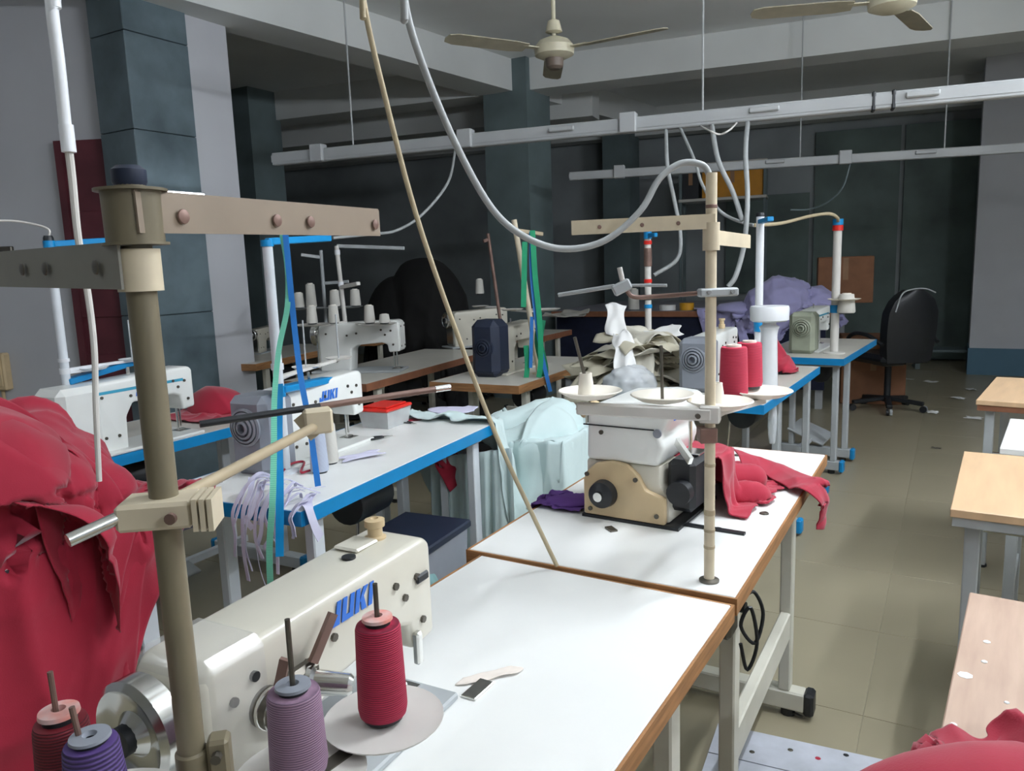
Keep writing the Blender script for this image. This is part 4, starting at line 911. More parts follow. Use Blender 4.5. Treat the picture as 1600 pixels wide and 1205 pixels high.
# --- red heap on the dark-edged table (left)
def bump(px, py, D, r): p = aty(px, py, D); return ((p.x, p.y, p.z), r)
def caps(a, b, r): return ((v3(aty(*a)), v3(aty(*b))), r)
E1b = [caps((-90, 680, 1.85), (140, 650, 2.02), .06), caps((150, 720, 2.05), (232, 618, 2.18), .04), caps((-60, 780, 1.8), (160, 772, 1.96), .05), caps((40, 650, 2.2), (90, 760, 1.85), .05), bump(10, 760, 1.98, (.26, .2, .12)), bump(-90, 760, 1.75, (.24, .2, .16))]
X, r = sheet(v3(aty(40, 590, 1.98)), (1, .05, 0), (-.1, 1, 0), 1.05, .85, 54, 44, (.66, .62), .03, 3)
Xr1 = drape(X, r, [tD, tB, tA], E1b, steps=110, bend=.2)
cloth_obj('red_cloth', Xr1, M_RED, 'crumpled red cloth heaped highest on the dark-edged table', 'cloth', 'red cloth on the left', wr=(.05, 3.4, 8, 2, 9), rest=r)
X, r = sheet(v3(aty(140, 640, 2.08)), (1, .3, 0), (-.3, 1, 0), .34, .6, 30, 40, (.6, .66), .02, 21)
X = drape(X, r, [tD, tA, tB], E1b, steps=90, bend=.2, thick=.018)
cloth_obj('red_cloth', X, M_RED, 'red cloth bunched up between the heap and the olive pole', 'cloth', 'red cloth on the left', wr=(.025, 5, 3, 2, 7), rest=r)
E2b = E1b+[caps((-120, 850, 1.5), (118, 848, 1.74), .05), caps((-60, 900, 1.5), (20, 800, 1.8), .05)]
X, r = sheet(v3(aty(-85, 730, 1.66)), (1, .3, 0), (-.3, 1, 0), 1.0, 1.3, 50, 64, (.7, .72), .025, 11)
Xr2 = drape(X, r, [tD], E2b, steps=140, bend=.2, thick=.018)
cloth_obj('red_cloth', Xr2, M_RED, 'large red cloth hanging over the front of the dark-edged table', 'cloth', 'red cloth on the left', wr=(.05, 2.8, 5, 2, 8), rest=r)
X, r = sheet(v3(aty(0, 740, 1.78)), (1, .3, 0), (-.3, 1, 0), .75, .4, 50, 26, (.7, .6), .025, 17)
X = drape(X, r, [tD], E2b, steps=90, bend=.2, thick=.034)
cloth_obj('red_cloth', X, M_RED, 'red cloth lying across the middle of the heap', 'cloth', 'red cloth on the left', wr=(.025, 4, 22, 2, 7), rest=r)
# folded red cloth lying on table B behind the machine with the grey motor
p = TBM @ Vector((1.22, .3, ZT))
X, r = sheet((p.x, p.y, ZT+.12), (dirs(29)[1].x, dirs(29)[1].y, 0), (dirs(29)[0].x, dirs(29)[0].y, 0), .42, .5, 28, 30, (.85, .85), .02, 5)
X = drape(X, r, [tB], [((p.x-.02, p.y+.03, ZT), (.13, .12, .11))], steps=70)
cloth_obj('red_cloth', X, M_RED, 'flat folded red cloth lying left of the grey motor box', 'cloth', wr=(0.03, 4, 4), rest=r)
# red behind the box with red lid
p = aty(640, 640, 3.25)
X, r = sheet((p.x, p.y, .95), (1, 0, 0), (0, 1, 0), .5, .35, 28, 20, (.75, .75), .02, 6)
X = drape(X, r, [], [((p.x, p.y, .78), (.2, .1, .085)), ((p.x, p.y, .4), (.22, .14, .35))], steps=80)
cloth_obj('red_cloth', X, M_RED, 'red cloth lying behind the box with red lid', 'cloth', wr=(0.03, 6, 5), rest=r)
st = thing('stool', 'low dark stool hidden under red cloth behind the red-lidded box', 'stool', (p.x, p.y, 0))
G().box((p.x, p.y, .68), (.34, .22, .04), bev=.01).build('seat', M_BRED, st)
for a in (-.14, .14):
    for b in (-.08, .08): G().box((p.x+a, p.y+b, .33), (.03, .03, .66)).build('leg', M_GSTEEL, st)
# --- red garment on the overlock table
f1 = at(1110, 760, ZT)
obx = tbox(OT, 0, .3, 0, .26, 0, .14)
def t2c(a, b, r): return ((v3(T2M @ Vector(a)), v3(T2M @ Vector(b))), r)
E3 = [t2c((.5, .32, ZT+.01), (.62, .1, ZT+.01), .03), t2c((.56, .36, ZT+.06), (.74, .14, ZT+.02), .035), t2c((.66, .42, ZT+.13), (.76, .2, ZT+.05), .035), t2c((.74, .46, ZT+.13), (.9, .22, ZT+.02), .03), t2c((.6, .2, ZT+.02), (.86, .16, ZT+.01), .025)]
X, r = sheet(v3(T2M @ Vector((.70, .28, ZT+.24))), tuple(u30), tuple(-v30), .72, .62, 50, 44, (.62, .64), .025, 8)
X = drape(X, r, [tT2, obx], E3, steps=110, bend=.1)
cloth_obj('red_garment', X, M_RED, 'red garment bunched at the front of the overlock machine', 'cloth', wr=(.022, 5, 6, 2, 7), rest=r)
def swept(pts, wid, side, n=14, sub=7, crown=.012):
    """grid swept along a centre line, widths per point"""
    P = smooth(pts, sub); m = len(P); X = np.zeros((m, n, 3)); sd_ = Vector(side).normalized(); L = 0
    for i in range(m):
        d = (P[min(i+1, m-1)]-P[max(i-1, 0)]).normalized(); y = (sd_-d*sd_.dot(d)).normalized(); nn = y.cross(d); nn = nn if nn.z+nn.x*.3 >= 0 else -nn
        f = i/(m-1)*(len(wid)-1); k = min(int(f), len(wid)-2); w_ = wid[k]+(wid[k+1]-wid[k])*(f-k)
        for j in range(n):
            a = j/(n-1)-.5; X[i, j] = P[i]+y*(a*w_)+nn*(crown*math.cos(a*math.pi))
        if i: L += (P[i]-P[i-1]).length
    return X, (sum(wid)/len(wid)/(n-1), L/(m-1))
ea = at(1273, 768, ZT); eo = v30*.012
X, r = swept([at(1150, 718, ZT+.05), at(1185, 727, ZT+.03), at(1222, 742, ZT+.014), at(1255, 757, ZT+.012), at(1268, 765, ZT+.012)+eo*.5, Vector((ea.x, ea.y, ZT-.02))+eo*1.6, Vector((ea.x, ea.y, ZT-.06))+eo*1.8-u30*.005, Vector((ea.x, ea.y, ZT-.10))+eo*1.6-u30*.012], (.16, .13, .12, .11, .1, .085, .075, .07), tuple(u30), 16, 7)
cloth_obj('red_sleeve', X, M_RED, 'red sleeve stretched over the table edge and hanging down', 'cloth', wr=(.012, 9, 7, 2), rest=r)
# --- red cloth lower right, on the worn table corner
c = at(1448, 1200, ZT)
tW4 = tbox(W4M, 0, 1.05, -.9, 0, .5, ZT)
X, r = sheet((c.x+.05, c.y-.07, ZT+.14), (1, 0, 0), (0, 1, 0), .5, .36, 40, 30, (.6, .6), .03, 13)
X = drape(X, r, [tW4], [((c.x+.0, c.y-.07, ZT), (.12, .06, .05)), ((c.x-.09, c.y-.06, ZT-.05), (.09, .05, .07))], steps=100, bend=.1)
cloth_obj('red_cloth', X, M_RED, 'red cloth on the worn wooden table, lower right corner', 'cloth', wr=(0.04, 6, 8), rest=r)
# --- mint cloth over a crate between the rows
mc = aty(828, 680, 3.47)
crate = thing('cloth_crate', 'grey crate under the mint cloth beside the blue-edged table', 'crate', (mc.x, mc.y, 0))
CT = frame((mc.x, mc.y, 0), 26)
for a, b, sx, sy in ((0, -.25, .5, .02), (0, .25, .5, .02), (-.25, 0, .02, .5), (.25, 0, .02, .5)): G(CT).box((a, b, .33), (sx, sy, .62), bev=.003).build('side_panel', M_GSTEEL, crate)
G(CT).box((0, 0, .03), (.5, .5, .02)).build('bottom', M_GSTEEL, crate)
cbx = tbox(CT, -.26, .26, -.26, .26, 0, .64)
def lc_(a, b, r): return (((mc.x+a[0], mc.y+a[1], a[2]), (mc.x+b[0], mc.y+b[1], b[2])), r)
E4 = [lc_((-.28, .1, .68), (.05, .2, .72), .06), lc_((.05, -.1, .66), (.3, .2, .7), .06), lc_((-.2, -.22, .62), (.1, -.12, .66), .05), lc_((-.1, -.05, .66), (.12, .1, .7), .07), lc_((-.25, -.2, .6), (-.28, .2, .6), .06)]
uu, vv = dirs(26)
X, r = sheet((mc.x+.1, mc.y+.02, .9), tuple(vv), tuple(uu), 1.45, 1.5, 58, 60, (.64, .66), .03, 31)
Xm = drape(X, r, [cbx, tA, tT2], E4, steps=150, bend=.1)
cloth_obj('mint_cloth', Xm, M_MINT, 'large pale mint cloth draped in folds over a crate', 'cloth', wr=(.05, 4.2, 9, 2, 9), rest=r)
X, r = sheet((mc.x+.22, mc.y-.35, 1.0), tuple(vv), tuple(uu), .75, .7, 36, 34, (.8, .8), .025, 33)
X = drape(X, r, [cbx, tA, tT2], [(a, b+.04) for a, b in E4], steps=110, bend=.1, thick=.02)
cloth_obj('mint_cloth', X, M_MINT, 'smaller light blue-green cloth lying beside the overlock table', 'cloth', wr=(0.035, 5, 10), rest=r)
def curtain(name, label, p0, p1, h, m, folds, amp, seed):
    rn_ = np.random.RandomState(seed); nu, nv = 90, 16; X = np.zeros((nv, nu, 3)); d = (p1-p0); n_ = Vector((d.y, -d.x, 0)).normalized()
    for i in range(nv):
        f = i/(nv-1)
        for j_ in range(nu):
            a = j_/(nu-1); w_ = amp*(.35+.65*f)*(math.sin(a*folds*6.283+.8*math.sin(a*9)+f*.6)+.4*math.sin(a*folds*2.3*6.283+1.3+f))
            q = p0+d*(a+.02*f*math.sin(a*15))+n_*w_; X[i, j_] = (q.x, q.y, p0.z+(p1.z-p0.z)*a-h*f)
    return cloth_obj(name, X, m, label, 'cloth')
curtain('mint_cloth', 'pale mint cloth hanging in long folds below the blue-edged table end', aty(672, 716, 3.22), aty(800, 700, 3.05), .66, M_MINT, 5, .02, 3)
tl = aty(600, 800, 2.6)
X, r = sheet((tl.x, tl.y, .5), tuple(vv), tuple(uu), .6, .5, 28, 24, (.7, .7), .03, 35)
X = drape(X, r, [], [((tl.x, tl.y, .15), (.18, .15, .3))], steps=90, bend=.1)
cloth_obj('teal_cloth', X, M_TEAL, 'teal cloth heaped on the floor under the blue-edged table', 'cloth', wr=(0.04, 5, 11), rest=r)
bin_ = aty(690, 830, 2.75); bn = thing('storage_bin', 'grey storage bin with dark rim standing under the blue-edged table', 'bin', (bin_.x-.1, bin_.y, 0))
BT_ = frame((bin_.x-.1, bin_.y, 0), 25)
G(BT_).prism([(-.13, 0), (.13, 0), (.16, .42), (-.16, .42)], (0, .14, .002), (1, 0, 0), (0, 0, 1), .28).build('tub', M_GREY, bn, bevel=.01)
G(BT_).box((0, 0, .43), (.34, .3, .03), bev=.006).build('rim', M_NAVY, bn)
# --- lilac cloth on the cutting table
lc = aty(1240, 462, 7.1); tcut = (np.array(v3(cf+uc*.9-vc*1.375))*np.array([1, 1, 0])+np.array([0, 0, .45]), np.array([[uc.x, -vc.x, 0], [uc.y, -vc.y, 0], [0, 0, 1]]), np.array([.9, 1.375, .45]))
X, r = sheet((lc.x, lc.y+.1, 1.35), (1, 0, 0), (0, 1, 0), 1.3, 1.1, 44, 38, (.6, .6), .06, 41)
X = drape(X, r, [tcut], [((lc.x-.1, lc.y+.1, .9), (.3, .26, .27)), ((lc.x+.22, lc.y+.1, .9), (.2, .2, .17))], steps=100, bend=.1)
cloth_obj('lilac_cloth', X, M_LILAC, 'crumpled lilac cloth heaped on the right end of the cutting table', 'cloth', wr=(.09, 4.5, 12, 3, 12), rest=r)
l2 = aty(1150, 472, 7.3)
X, r = sheet((l2.x, l2.y, 1.05), (1, 0, 0), (0, 1, 0), .6, .6, 26, 26, (.75, .75), .03, 42)
X = drape(X, r, [tcut], [((l2.x, l2.y, .9), (.18, .16, .07))], steps=70)
cloth_obj('lilac_cloth', X, M_LILAC, 'low lilac cloth lying left of the lilac heap', 'cloth', wr=(0.04, 4, 13), rest=r)
# --- purple cloth and red on the right blue table
pc = at(880, 790, ZT)
X, r = sheet((pc.x+.0, pc.y+.02, ZT+.06), (v30.x, v30.y, 0), (u30.x, u30.y, 0), .22, .18, 30, 24, (.66, .66), .012, 51)
X = drape(X, r, [tT2], [((pc.x+.02, pc.y, ZT), (.06, .04, .02))], steps=60, bend=.1)
cloth_obj('purple_cloth', X, M_PURP, 'small crumpled purple cloth beside the overlock machine', 'cloth', th=.002, wr=(0.014, 14, 14), rest=r)
rc_ = at(1218, 584, ZT); tBT = tbox(BTM, 0, 1.3, 0, .57, .6, ZT)
X, r = sheet((rc_.x-.02, rc_.y+.1, ZT+.3), (1, 0, 0), (0, 1, 0), .36, .4, 30, 30, (.5, .55), .03, 52)
X = drape(X, r, [tBT], [((rc_.x-.03, rc_.y+.1, ZT), (.08, .08, .2)), ((rc_.x+.03, rc_.y+.04, ZT), (.07, .07, .06))], steps=80, bend=.1)
cloth_obj('red_cloth', X, M_RED, 'red cloth bunched behind the round-capped white post', 'cloth', wr=(0.05, 5, 15), rest=r)
# --- black covered mound
bm_ = aty(655, 470, 7.7)
X, r = sheet((bm_.x, bm_.y, 1.75), (1, 0, 0), (0, 1, 0), 2.3, 2.0, 46, 42, (.85, .85), .04, 61)
X = drape(X, r, [], [((bm_.x+.08, bm_.y, .9), (.4, .4, .58)), ((bm_.x-.22, bm_.y, .75), (.3, .35, .55)), ((bm_.x, bm_.y, .3), (.5, .45, .6))], steps=110)
cloth_obj('dust_cover', X, M_BLK, 'black cloth cover over a tall mound at the back', 'cover', th=.006, wr=(0.06, 2, 16), rest=r)
# --- clear plastic bag under the beige pieces, plastic at table corner
def crumple_ball(name, c, r, m, label, cat, seed):
    rn = np.random.RandomState(seed); bm = bmesh.new(); bmesh.ops.create_icosphere(bm, subdivisions=4, radius=1)
    fr_ = [(rn.normal(0, 1, 3)*rn.uniform(2, 9), rn.uniform(0, 6.3)) for _ in range(16)]
    for v in bm.verts:
        p = np.array(v.co); h = sum(abs(math.sin(p@f+a)) for f, a in fr_)/16; s_ = .6+.62*h
        v.co = Vector((p[0]*r[0]*s_, p[1]*r[1]*s_, max(p[2]*r[2]*s_, -r[2]*.8)))
    me = bpy.data.meshes.new(name); bm.to_mesh(me); bm.free(); me.shade_smooth(); me.materials.append(m)
    o = bpy.data.objects.new(name, me); COL.objects.link(o); o.location = c; ROOTM[o.name] = Matrix(); return rebase2(tag(o, label, cat))
def rebase2(o):
    z = min(v.co.z for v in o.data.vertices); o.data.transform(Matrix.Translation((0, 0, -z))); o.location.z += z; return o
# ================================================================== SMALLER THINGS
# beige pattern pieces heaped on a small stand
bs = at(985, 590, .72)+Vector((.1, .35, 0)); bs = aty(990, 590, 4.15)
sn = thing('low_stand', 'white wooden stand with open front under the beige pieces', 'stand', (bs.x, bs.y, 0)); SF = frame((bs.x, bs.y, 0), 30)
for a, b in ((-.2, -.25), (-.2, .25), (.2, -.25), (.2, .25)): G(SF).box((a, b, .34), (.05, .05, .68), bev=.004).build('leg', M_GREYT, sn)
G(SF).box((0, 0, .7), (.5, .62, .03), bev=.004).build('top', M_GREYT, sn)
for b in (-.25, .25): G(SF).box((0, b, .2), (.36, .03, .05)).build('rail', M_GREYT, sn)
def bent_piece(name, c, rz, lx, ly, m, label, cat, group, seed, curl=.06, tilt=(0, 0), droop=0, th=.003):
    rn = np.random.RandomState(seed); nx, ny = 12, 9; A, B = np.meshgrid(np.linspace(-.5, .5, nx), np.linspace(-.5, .5, ny))
    jag = 1+.16*np.sin(B*rn.uniform(5, 12)+rn.uniform(0, 6)); x = A*lx*jag; y = B*ly*(1+.14*np.sin(A*rn.uniform(5, 12)+rn.uniform(0, 6)))
    z = curl*(np.sin(A*rn.uniform(2, 5)+rn.uniform(0, 6))*.5+np.sin(B*rn.uniform(2, 6)+rn.uniform(0, 6))*.4+.25*np.sin(A*9+B*7+rn.uniform(0, 6)))+A*tilt[0]*lx+B*tilt[1]*ly-droop*np.maximum(0, np.abs(A)-.22)**1.5*4*lx
    ca, sa = math.cos(rz), math.sin(rz); X = np.stack([c[0]+x*ca-y*sa, c[1]+x*sa+y*ca, c[2]+z], axis=2)
    return cloth_obj(name, upsample(X, 2), m, label, cat, group, th)
rn = random.Random(4)
bl_ = ['beige pattern piece, one of a loose fanned heap on the white stand']
for k in range(24):
    f = k/23; wdt = .68-.36*f
    bent_piece('pattern_piece', (bs.x+rn.uniform(-.1, .12), bs.y+rn.uniform(-.16, .12), .75+f*.25), rn.uniform(-.7, .7), wdt*rn.uniform(.7, 1.2), rn.uniform(.12, .3), (M_BEIGE, M_BEIGE, mat('pale_beige', '#d8d4c6', .75, var=.1))[k % 3], bl_[0], 'pattern piece', 'beige pattern pieces heaped on the white stand', 100+k, .05, (rn.uniform(-.25, .25), rn.uniform(-.2, .2)), rn.uniform(.1, .5))
bent_piece('pattern_piece', aty(962, 500, 4.05), 1.4, .12, .1, M_PAPER, 'white pattern piece standing upright on top of the beige heap', 'pattern piece', None, 131, .02, (1.2, .1))
bent_piece('pattern_piece', aty(975, 550, 3.85), 1.5, .15, .1, M_PAPER, 'white pattern piece hanging down the front of the beige heap', 'pattern piece', None, 132, .03, (1.4, .1))
bent_piece('pattern_piece', aty(1035, 520, 4.2), .2, .2, .13, M_PAPER, 'white folded paper with green line on the beige heap', 'pattern piece', None, 133, .02, (.2, .4))
bent_piece('pattern_piece', aty(1003, 592, 3.85), 1.5, .16, .12, mat('pale_beige', '#d8d4c6', .75, var=.1), 'long pale piece hanging below the white stand top', 'pattern piece', None, 134, .03, (1.7, .0))
crumple_ball('plastic_bag', aty(985, 598, 3.75), (.13, .1, .085), M_BAG, 'crumpled clear plastic bag below the beige pieces', 'bag', 5)
crumple_ball('plastic_bag', at(1207, 660, .62)+Vector((.0, .0, 0)), (.02, .02, .13), M_BAG, 'clear plastic bag hanging from the right blue-edged table corner', 'bag', 9)
# pale scraps hanging from the corner of table A
sc = ['lilac-white fabric strip spilling over the blue table corner']
rn = random.Random(12); uA2, vA2 = dirs(25)
for k in range(16):
    f = k/15; y = .015+.2*f+rn.uniform(-.02, .02); lay = .003+.0022*k
    st0 = TAM @ Vector((rn.uniform(.05, .16), y+rn.uniform(-.07, .07), ZT+.01+lay)); e0 = TAM @ Vector((.012, y, ZT+.008+lay)); drop = rn.choice((.05, .08, .1, .14, .19, .24))*rn.uniform(.8, 1.15)
    e1 = TAM @ Vector((-.012-lay*.5, y+rn.uniform(-.01, .01), ZT-.015)); e2 = TAM @ Vector((-.016-lay*.6, y+rn.uniform(-.02, .02), ZT-drop*.6)); e3 = TAM @ Vector((-.012-lay*.7, y+rn.uniform(-.03, .03), ZT-drop))
    md = (st0+e0)/2+Vector((rn.uniform(-.02, .02), rn.uniform(-.02, .02), rn.uniform(.005, .035)))
    g = G(); g.ribbon([st0, md, e0, e1, e2, e3], rn.uniform(.008, .02), (vA2.x+rn.uniform(-.8, .8), vA2.y+rn.uniform(-.5, .5), rn.uniform(-.3, .3)), .0015)
    o = tag(rebase(g.build('fabric_strip', M_SCRAP, ang=60)), sc[0], 'fabric strip', 'lilac-white strips at the blue table corner')
g = G(); e = TAM @ Vector((.01, .02, ZT+.006)); g.ribbon([TAM @ Vector((.12, .06, ZT+.01)), TAM @ Vector((.05, .02, ZT+.012)), TAM @ Vector((.02, -.012, ZT+.004)), TAM @ Vector((.03, -.02, ZT-.05)), TAM @ Vector((.05, -.02, ZT-.09))], .03, tuple(uA2))
tag(rebase(g.build('fabric_strip', M_SCRAP, ang=60)), 'wide white strip hanging alone off the blue edge under the cones', 'fabric strip')
# tapes and ribbons
def rib(name, label, pts, wd, m, side=(1, 0, 0), cat='ribbon', group=None):
    g = G(); g.ribbon(pts, wd, side); return tag(rebase(g.build(name, m, ang=60)), label, cat, group)
rib('measuring_tape', 'mint measuring tape hanging past the blue table corner', [aty(441, 366, 2.41), aty(449, 420, 2.41), aty(449, 480, 2.40), aty(436, 545, 2.38), aty(429, 620, 2.3), aty(428, 700, 2.1), aty(426, 780, 1.97), aty(421, 860, 1.95), aty(424, 945, 1.95)], .017, M_TAPE, cat='measuring tape')
rib('measuring_tape', 'blue measuring tape hanging beside the white stand pole', [aty(446, 366, 2.4), aty(453, 440, 2.4), aty(461, 520, 2.4), aty(470, 590, 2.36), aty(483, 660, 2.3), aty(491, 715, 2.25), aty(497, 760, 2.22)], .018, M_BRIB, cat='measuring tape')
rib('measuring_tape', 'short blue tape strip hanging left of the white pole', [aty(437, 600, 2.4), aty(436, 680, 2.3), aty(437, 760, 2.05), aty(437, 870, 1.97)], .022, M_BLUE, cat='measuring tape')
for k, (l, m, pts, wd) in enumerate((('wide green ribbon hanging left of the beige stand', M_GRIB, [(820, 378), (819, 430), (818, 480)], .03), ('green ribbon falling from the guide arm to the table', M_GRIB, [(832, 360), (836, 430), (843, 500), (845, 560), (842, 590)], .03), ('blue ribbon hanging from the arm to below the table', M_BRIB, [(830, 362), (831, 430), (838, 500), (848, 560), (860, 612)], .022),
        ('short blue ribbon among the green ones', M_BRIB, [(831, 495), (830, 540), (829, 575)], .02), ('dark green ribbon tail near the table front', M_GRIB, [(822, 540), (824, 570), (822, 592)], .03), ('broad green ribbon bunch above the table', mat('deep_green_ribbon', '#0f7a55', .5), [(846, 500), (842, 535), (850, 575), (848, 600)], .05))):
    rib('ribbon', l, [aty(px, py, 4.32+.014*k) for px, py in pts], wd, m)
# clear box with red lid, snips, papers on table A
bx = at(603, 664, ZT); bo = thing('storage_box', 'clear plastic box with red lid on the blue-edged table', 'box', tuple(bx), rzof(25)); BF = frame(v3(bx), 25)
def pan(g, w0, l0, w1, l1, h, th=.003):
    o_ = [(-l0, -w0, 0), (l0, -w0, 0), (l0, w0, 0), (-l0, w0, 0), (-l1, -w1, h), (l1, -w1, h), (l1, w1, h), (-l1, w1, h)]
    i_ = [(x*.96, y*.95, z+th if z == 0 else z) for x, y, z in o_]
    fs = [(3, 2, 1, 0), (0, 1, 5, 4), (1, 2, 6, 5), (2, 3, 7, 6), (3, 0, 4, 7), (8, 9, 10, 11), (12, 13, 9, 8), (13, 14, 10, 9), (14, 15, 11, 10), (15, 12, 8, 11), (4, 5, 13, 12), (5, 6, 14, 13), (6, 7, 15, 14), (7, 4, 12, 15)]
    return g.add(o_+i_, fs)
pan(G(BF), .062, .075, .072, .09, .07).build('tub', M_BOX, bo)
ld = G(BF).box((0, 0, .078), (.19, .155, .014), bev=.006).build('lid', M_REDP, bo); G(BF).box((0, 0, .088), (.15, .12, .006), bev=.003).build('lid_panel', M_REDP, ld)
for k, (dx, dy) in enumerate(((-.03, -.02), (.02, .01), (.03, -.03))): G(BF).box((dx, dy, .018), (.05, .035, .025), rz=k, bev=.006).build('contents', M_PAPER, bo)
def snips(label, p, rz, m=M_BLACK, sc=1):
    t = thing('thread_snips', label, 'snips', tuple(p), rz); T = ROOTM[t.name] @ Matrix.Scale(sc, 4)
    for s_ in (-1, 1):
        G(T).tube([(-.06, 0, .005), (-.05, s_*.012, .005), (-.01, s_*.014, .005), (.02, s_*.004, .005)], .0035, n=6).build('handle', m, t)
        G(T).prism([(.015, s_*.001), (.02, s_*.008), (.055, s_*.001)], (0, 0, .004), (1, 0, 0), (0, 1, 0), .002).build('blade', M_CHROME, t)
    return t
snips('black thread snips lying in front of the clear box', at(640, 662, ZT), -.7, sc=.8)
snips('black thread snips lying nearer the blue edge', at(590, 686, ZT), .55, sc=1.15)
snips('dark thread snips between the red cloth and the grey motor', TAM @ Vector((.1, .47, ZT)), .4, sc=1.1)
bent_piece('paper_slip', at(565, 712, ZT+.01), .6, .14, .05, M_SCRAP, 'pale lilac paper slip curling on the blue-edged table', 'paper', None, 201, .006)
bent_piece('paper_slip', at(700, 643, ZT+.012)+Vector((.02, .05, 0)), .3, .2, .12, M_SCRAP, 'lilac sheet at the far end of the blue-edged table', 'paper', None, 202, .008)
g = G(frame(v3(at(955, 828, ZT)), 0)); g.box((0, 0, .002), (.035, .018, .004), rz=.3); tag(rebase(g.build('metal_clip', M_IRON)), 'tiny metal clip lying in front of the overlock machine', 'clip')
# red lead wire by cones
g = G(); g.tube([at(440, 738, ZT+.01), at(455, 725, ZT+.02), at(475, 722, ZT+.015), at(470, 738, ZT+.008), at(485, 735, ZT+.006)], .004); tag(rebase(g.build('red_wire', M_RED)), 'curled red cord on the blue-edged table beside the cones', 'cord')
# red clip band on worn corner of T1: stained patch and needle area
bent_piece('paper_slip', at(765, 1056, t1z+.003), .35, .1, .022, mat('stained_paper', '#eee4da', .7, var=.1, scale=18), 'thin stained slip lying by the nearest machine\'s needle', 'paper', None, 210, .002, th=.0008)
# office chair
cp = at(1385, 640, 0); ch = thing('office_chair', 'black swivel office chair with armrests near the dark boards', 'chair', tuple(cp), math.radians(12)); CF = ROOTM[ch.name]
def gc(): return G(CF)
b = gc().lathe([(0, .08), (.05, .08), (.045, .12), (.03, .13), (0, .13)], n=16).build('base_hub', M_BLACK, ch)
for k in range(5):
    a = math.radians(72*k+20); d = Vector((math.cos(a), math.sin(a), 0))
    s_ = gc().bar(d*.03+Vector((0, 0, .105)), d*.3+Vector((0, 0, .075)), .05, .035, bev=.008).build('base_spoke', M_BLACK, ch)
    q = d*.3; n_ = Vector((-d.y, d.x, 0))
    for w_ in (-.014, .014): gc().cyl(q+n_*(w_-.01)+Vector((0, 0, .03)), q+n_*(w_+.01)+Vector((0, 0, .03)), .029, n=14).build('caster', M_GSTEEL if k in (3, 4) and w_ > 0 else M_BLACK, s_)
gc().cyl((0, 0, .12), (0, 0, .42), .028, n=14).build('gas_lift', M_BLACK, ch)
gc().box((0, 0, .42), (.2, .16, .035), bev=.006).build('seat_plate', M_IRON, ch)
M_LEATH = mat('black_leather', '#16191d', .42, var=.2, scale=20, bump=.2)
gc().box((0, 0, .48), (.5, .5, .09), bev=.035).build('seat', M_LEATH, ch)
# backrest stands at the camera side, curved
nx, ny = 14, 14; X = np.zeros((ny, nx, 3))
outl = []
bk = G(CF); vs = []; fs = []
for j in range(ny):
    f = j/(ny-1); z = .46+f*.62; hw_ = .22+.03*math.sin(f*math.pi)-.07*max(0, f-.7)/.3
    if f > .85: hw_ *= 1-.55*((f-.85)/.15)**2
    for i in range(nx):
        a = (i/(nx-1)-.5)*2; yb = .27+.05*f-.05*a*a*-1*(-1)
        vs.append((a*hw_, yb-.045, z)); 
for j in range(ny):
    f = j/(ny-1); z = .46+f*.62; hw_ = .22+.03*math.sin(f*math.pi)-.07*max(0, f-.7)/.3
    if f > .85: hw_ *= 1-.55*((f-.85)/.15)**2
    for i in range(nx):
        a = (i/(nx-1)-.5)*2; yb = .27+.05*f-.05*a*a
        vs.append((a*hw_*.97, yb+.035, z))
N_ = nx*ny
for j in range(ny-1):
    for i in range(nx-1):
        k = j*nx+i; fs.append((k, k+1, k+nx+1, k+nx)); fs.append((N_+k, N_+k+nx, N_+k+nx+1, N_+k+1))
rim = [i for i in range(nx)]+[j*nx+nx-1 for j in range(1, ny)]+[(ny-1)*nx+i for i in range(nx-2, -1, -1)]+[j*nx for j in range(ny-2, 0, -1)]
for a, b_ in zip(rim, rim[1:]+rim[:1]): fs.append((a, b_, N_+b_, N_+a))
bk.add([(-x, -y, z) for x, y, z in vs], fs); br_ = bk.build('backrest', M_LEATH, ch, ang=50)
gc().tube([(-.205, -.32, .9), (-.16, -.335, 1.05), (-.06, -.338, 1.085), (.06, -.338, 1.085), (.16, -.335, 1.05)], .006, n=6).build('piping', M_GSTEEL, br_)
gc().bar((0, -.25, .44), (0, -.3, .62), .07, .02).build('back_bracket', M_IRON, ch)
for s_ in (-1, 1):
    gc().tube([(s_*.2, .12, .46), (s_*.29, .14, .5), (s_*.3, .16, .64), (s_*.3, .05, .7), (s_*.3, -.12, .69), (s_*.27, -.26, .62)], .018, n=8).build('armrest', M_BLACK, ch)
# dark low bench and cardboard boxes, shelf, rolls at the back
lb_ = at(1483, 578, 0); d_ = VB
lw = thing('low_bench', 'low dark bench standing against the dark boards', 'bench', tuple(lb_), math.radians(PHI)); LF = ROOTM[lw.name]
G(LF).box((0, .18, .22), (.75, .36, .03), bev=.005).build('top', M_COLB, lw)
for a in (-.33, .33): G(LF).box((a, .18, .1), (.05, .32, .2)).build('leg', M_COLB, lw)
def carton(label, p, w_, d0, h, rz, m=M_CARD, cat='box'):
    t = thing('carton', label, cat, tuple(p), rz); T = ROOTM[t.name]
    G(T).box((0, 0, h/2), (w_, d0, h), bev=.004).build('body', m, t); G(T).box((0, -d0/2+d0*.25, h+.003), (w_-.01, d0*.48, .005)).build('flap', m, t); G(T).box((0, d0/2-d0*.25, h+.003), (w_-.01, d0*.48, .005)).build('flap', m, t)
    G(T).box((0, -d0/2-.001, h*.75), (.05, .002, h*.48)).build('packing_tape', mat('brown_tape', '#9a7350', .4), t)
    return t
cb1 = aty(1318, 466, 8.0); cb1.z = .9
carton('brown cardboard carton standing on the cutting table behind lilac cloth', cb1, .52, .4, .46, math.radians(-20))
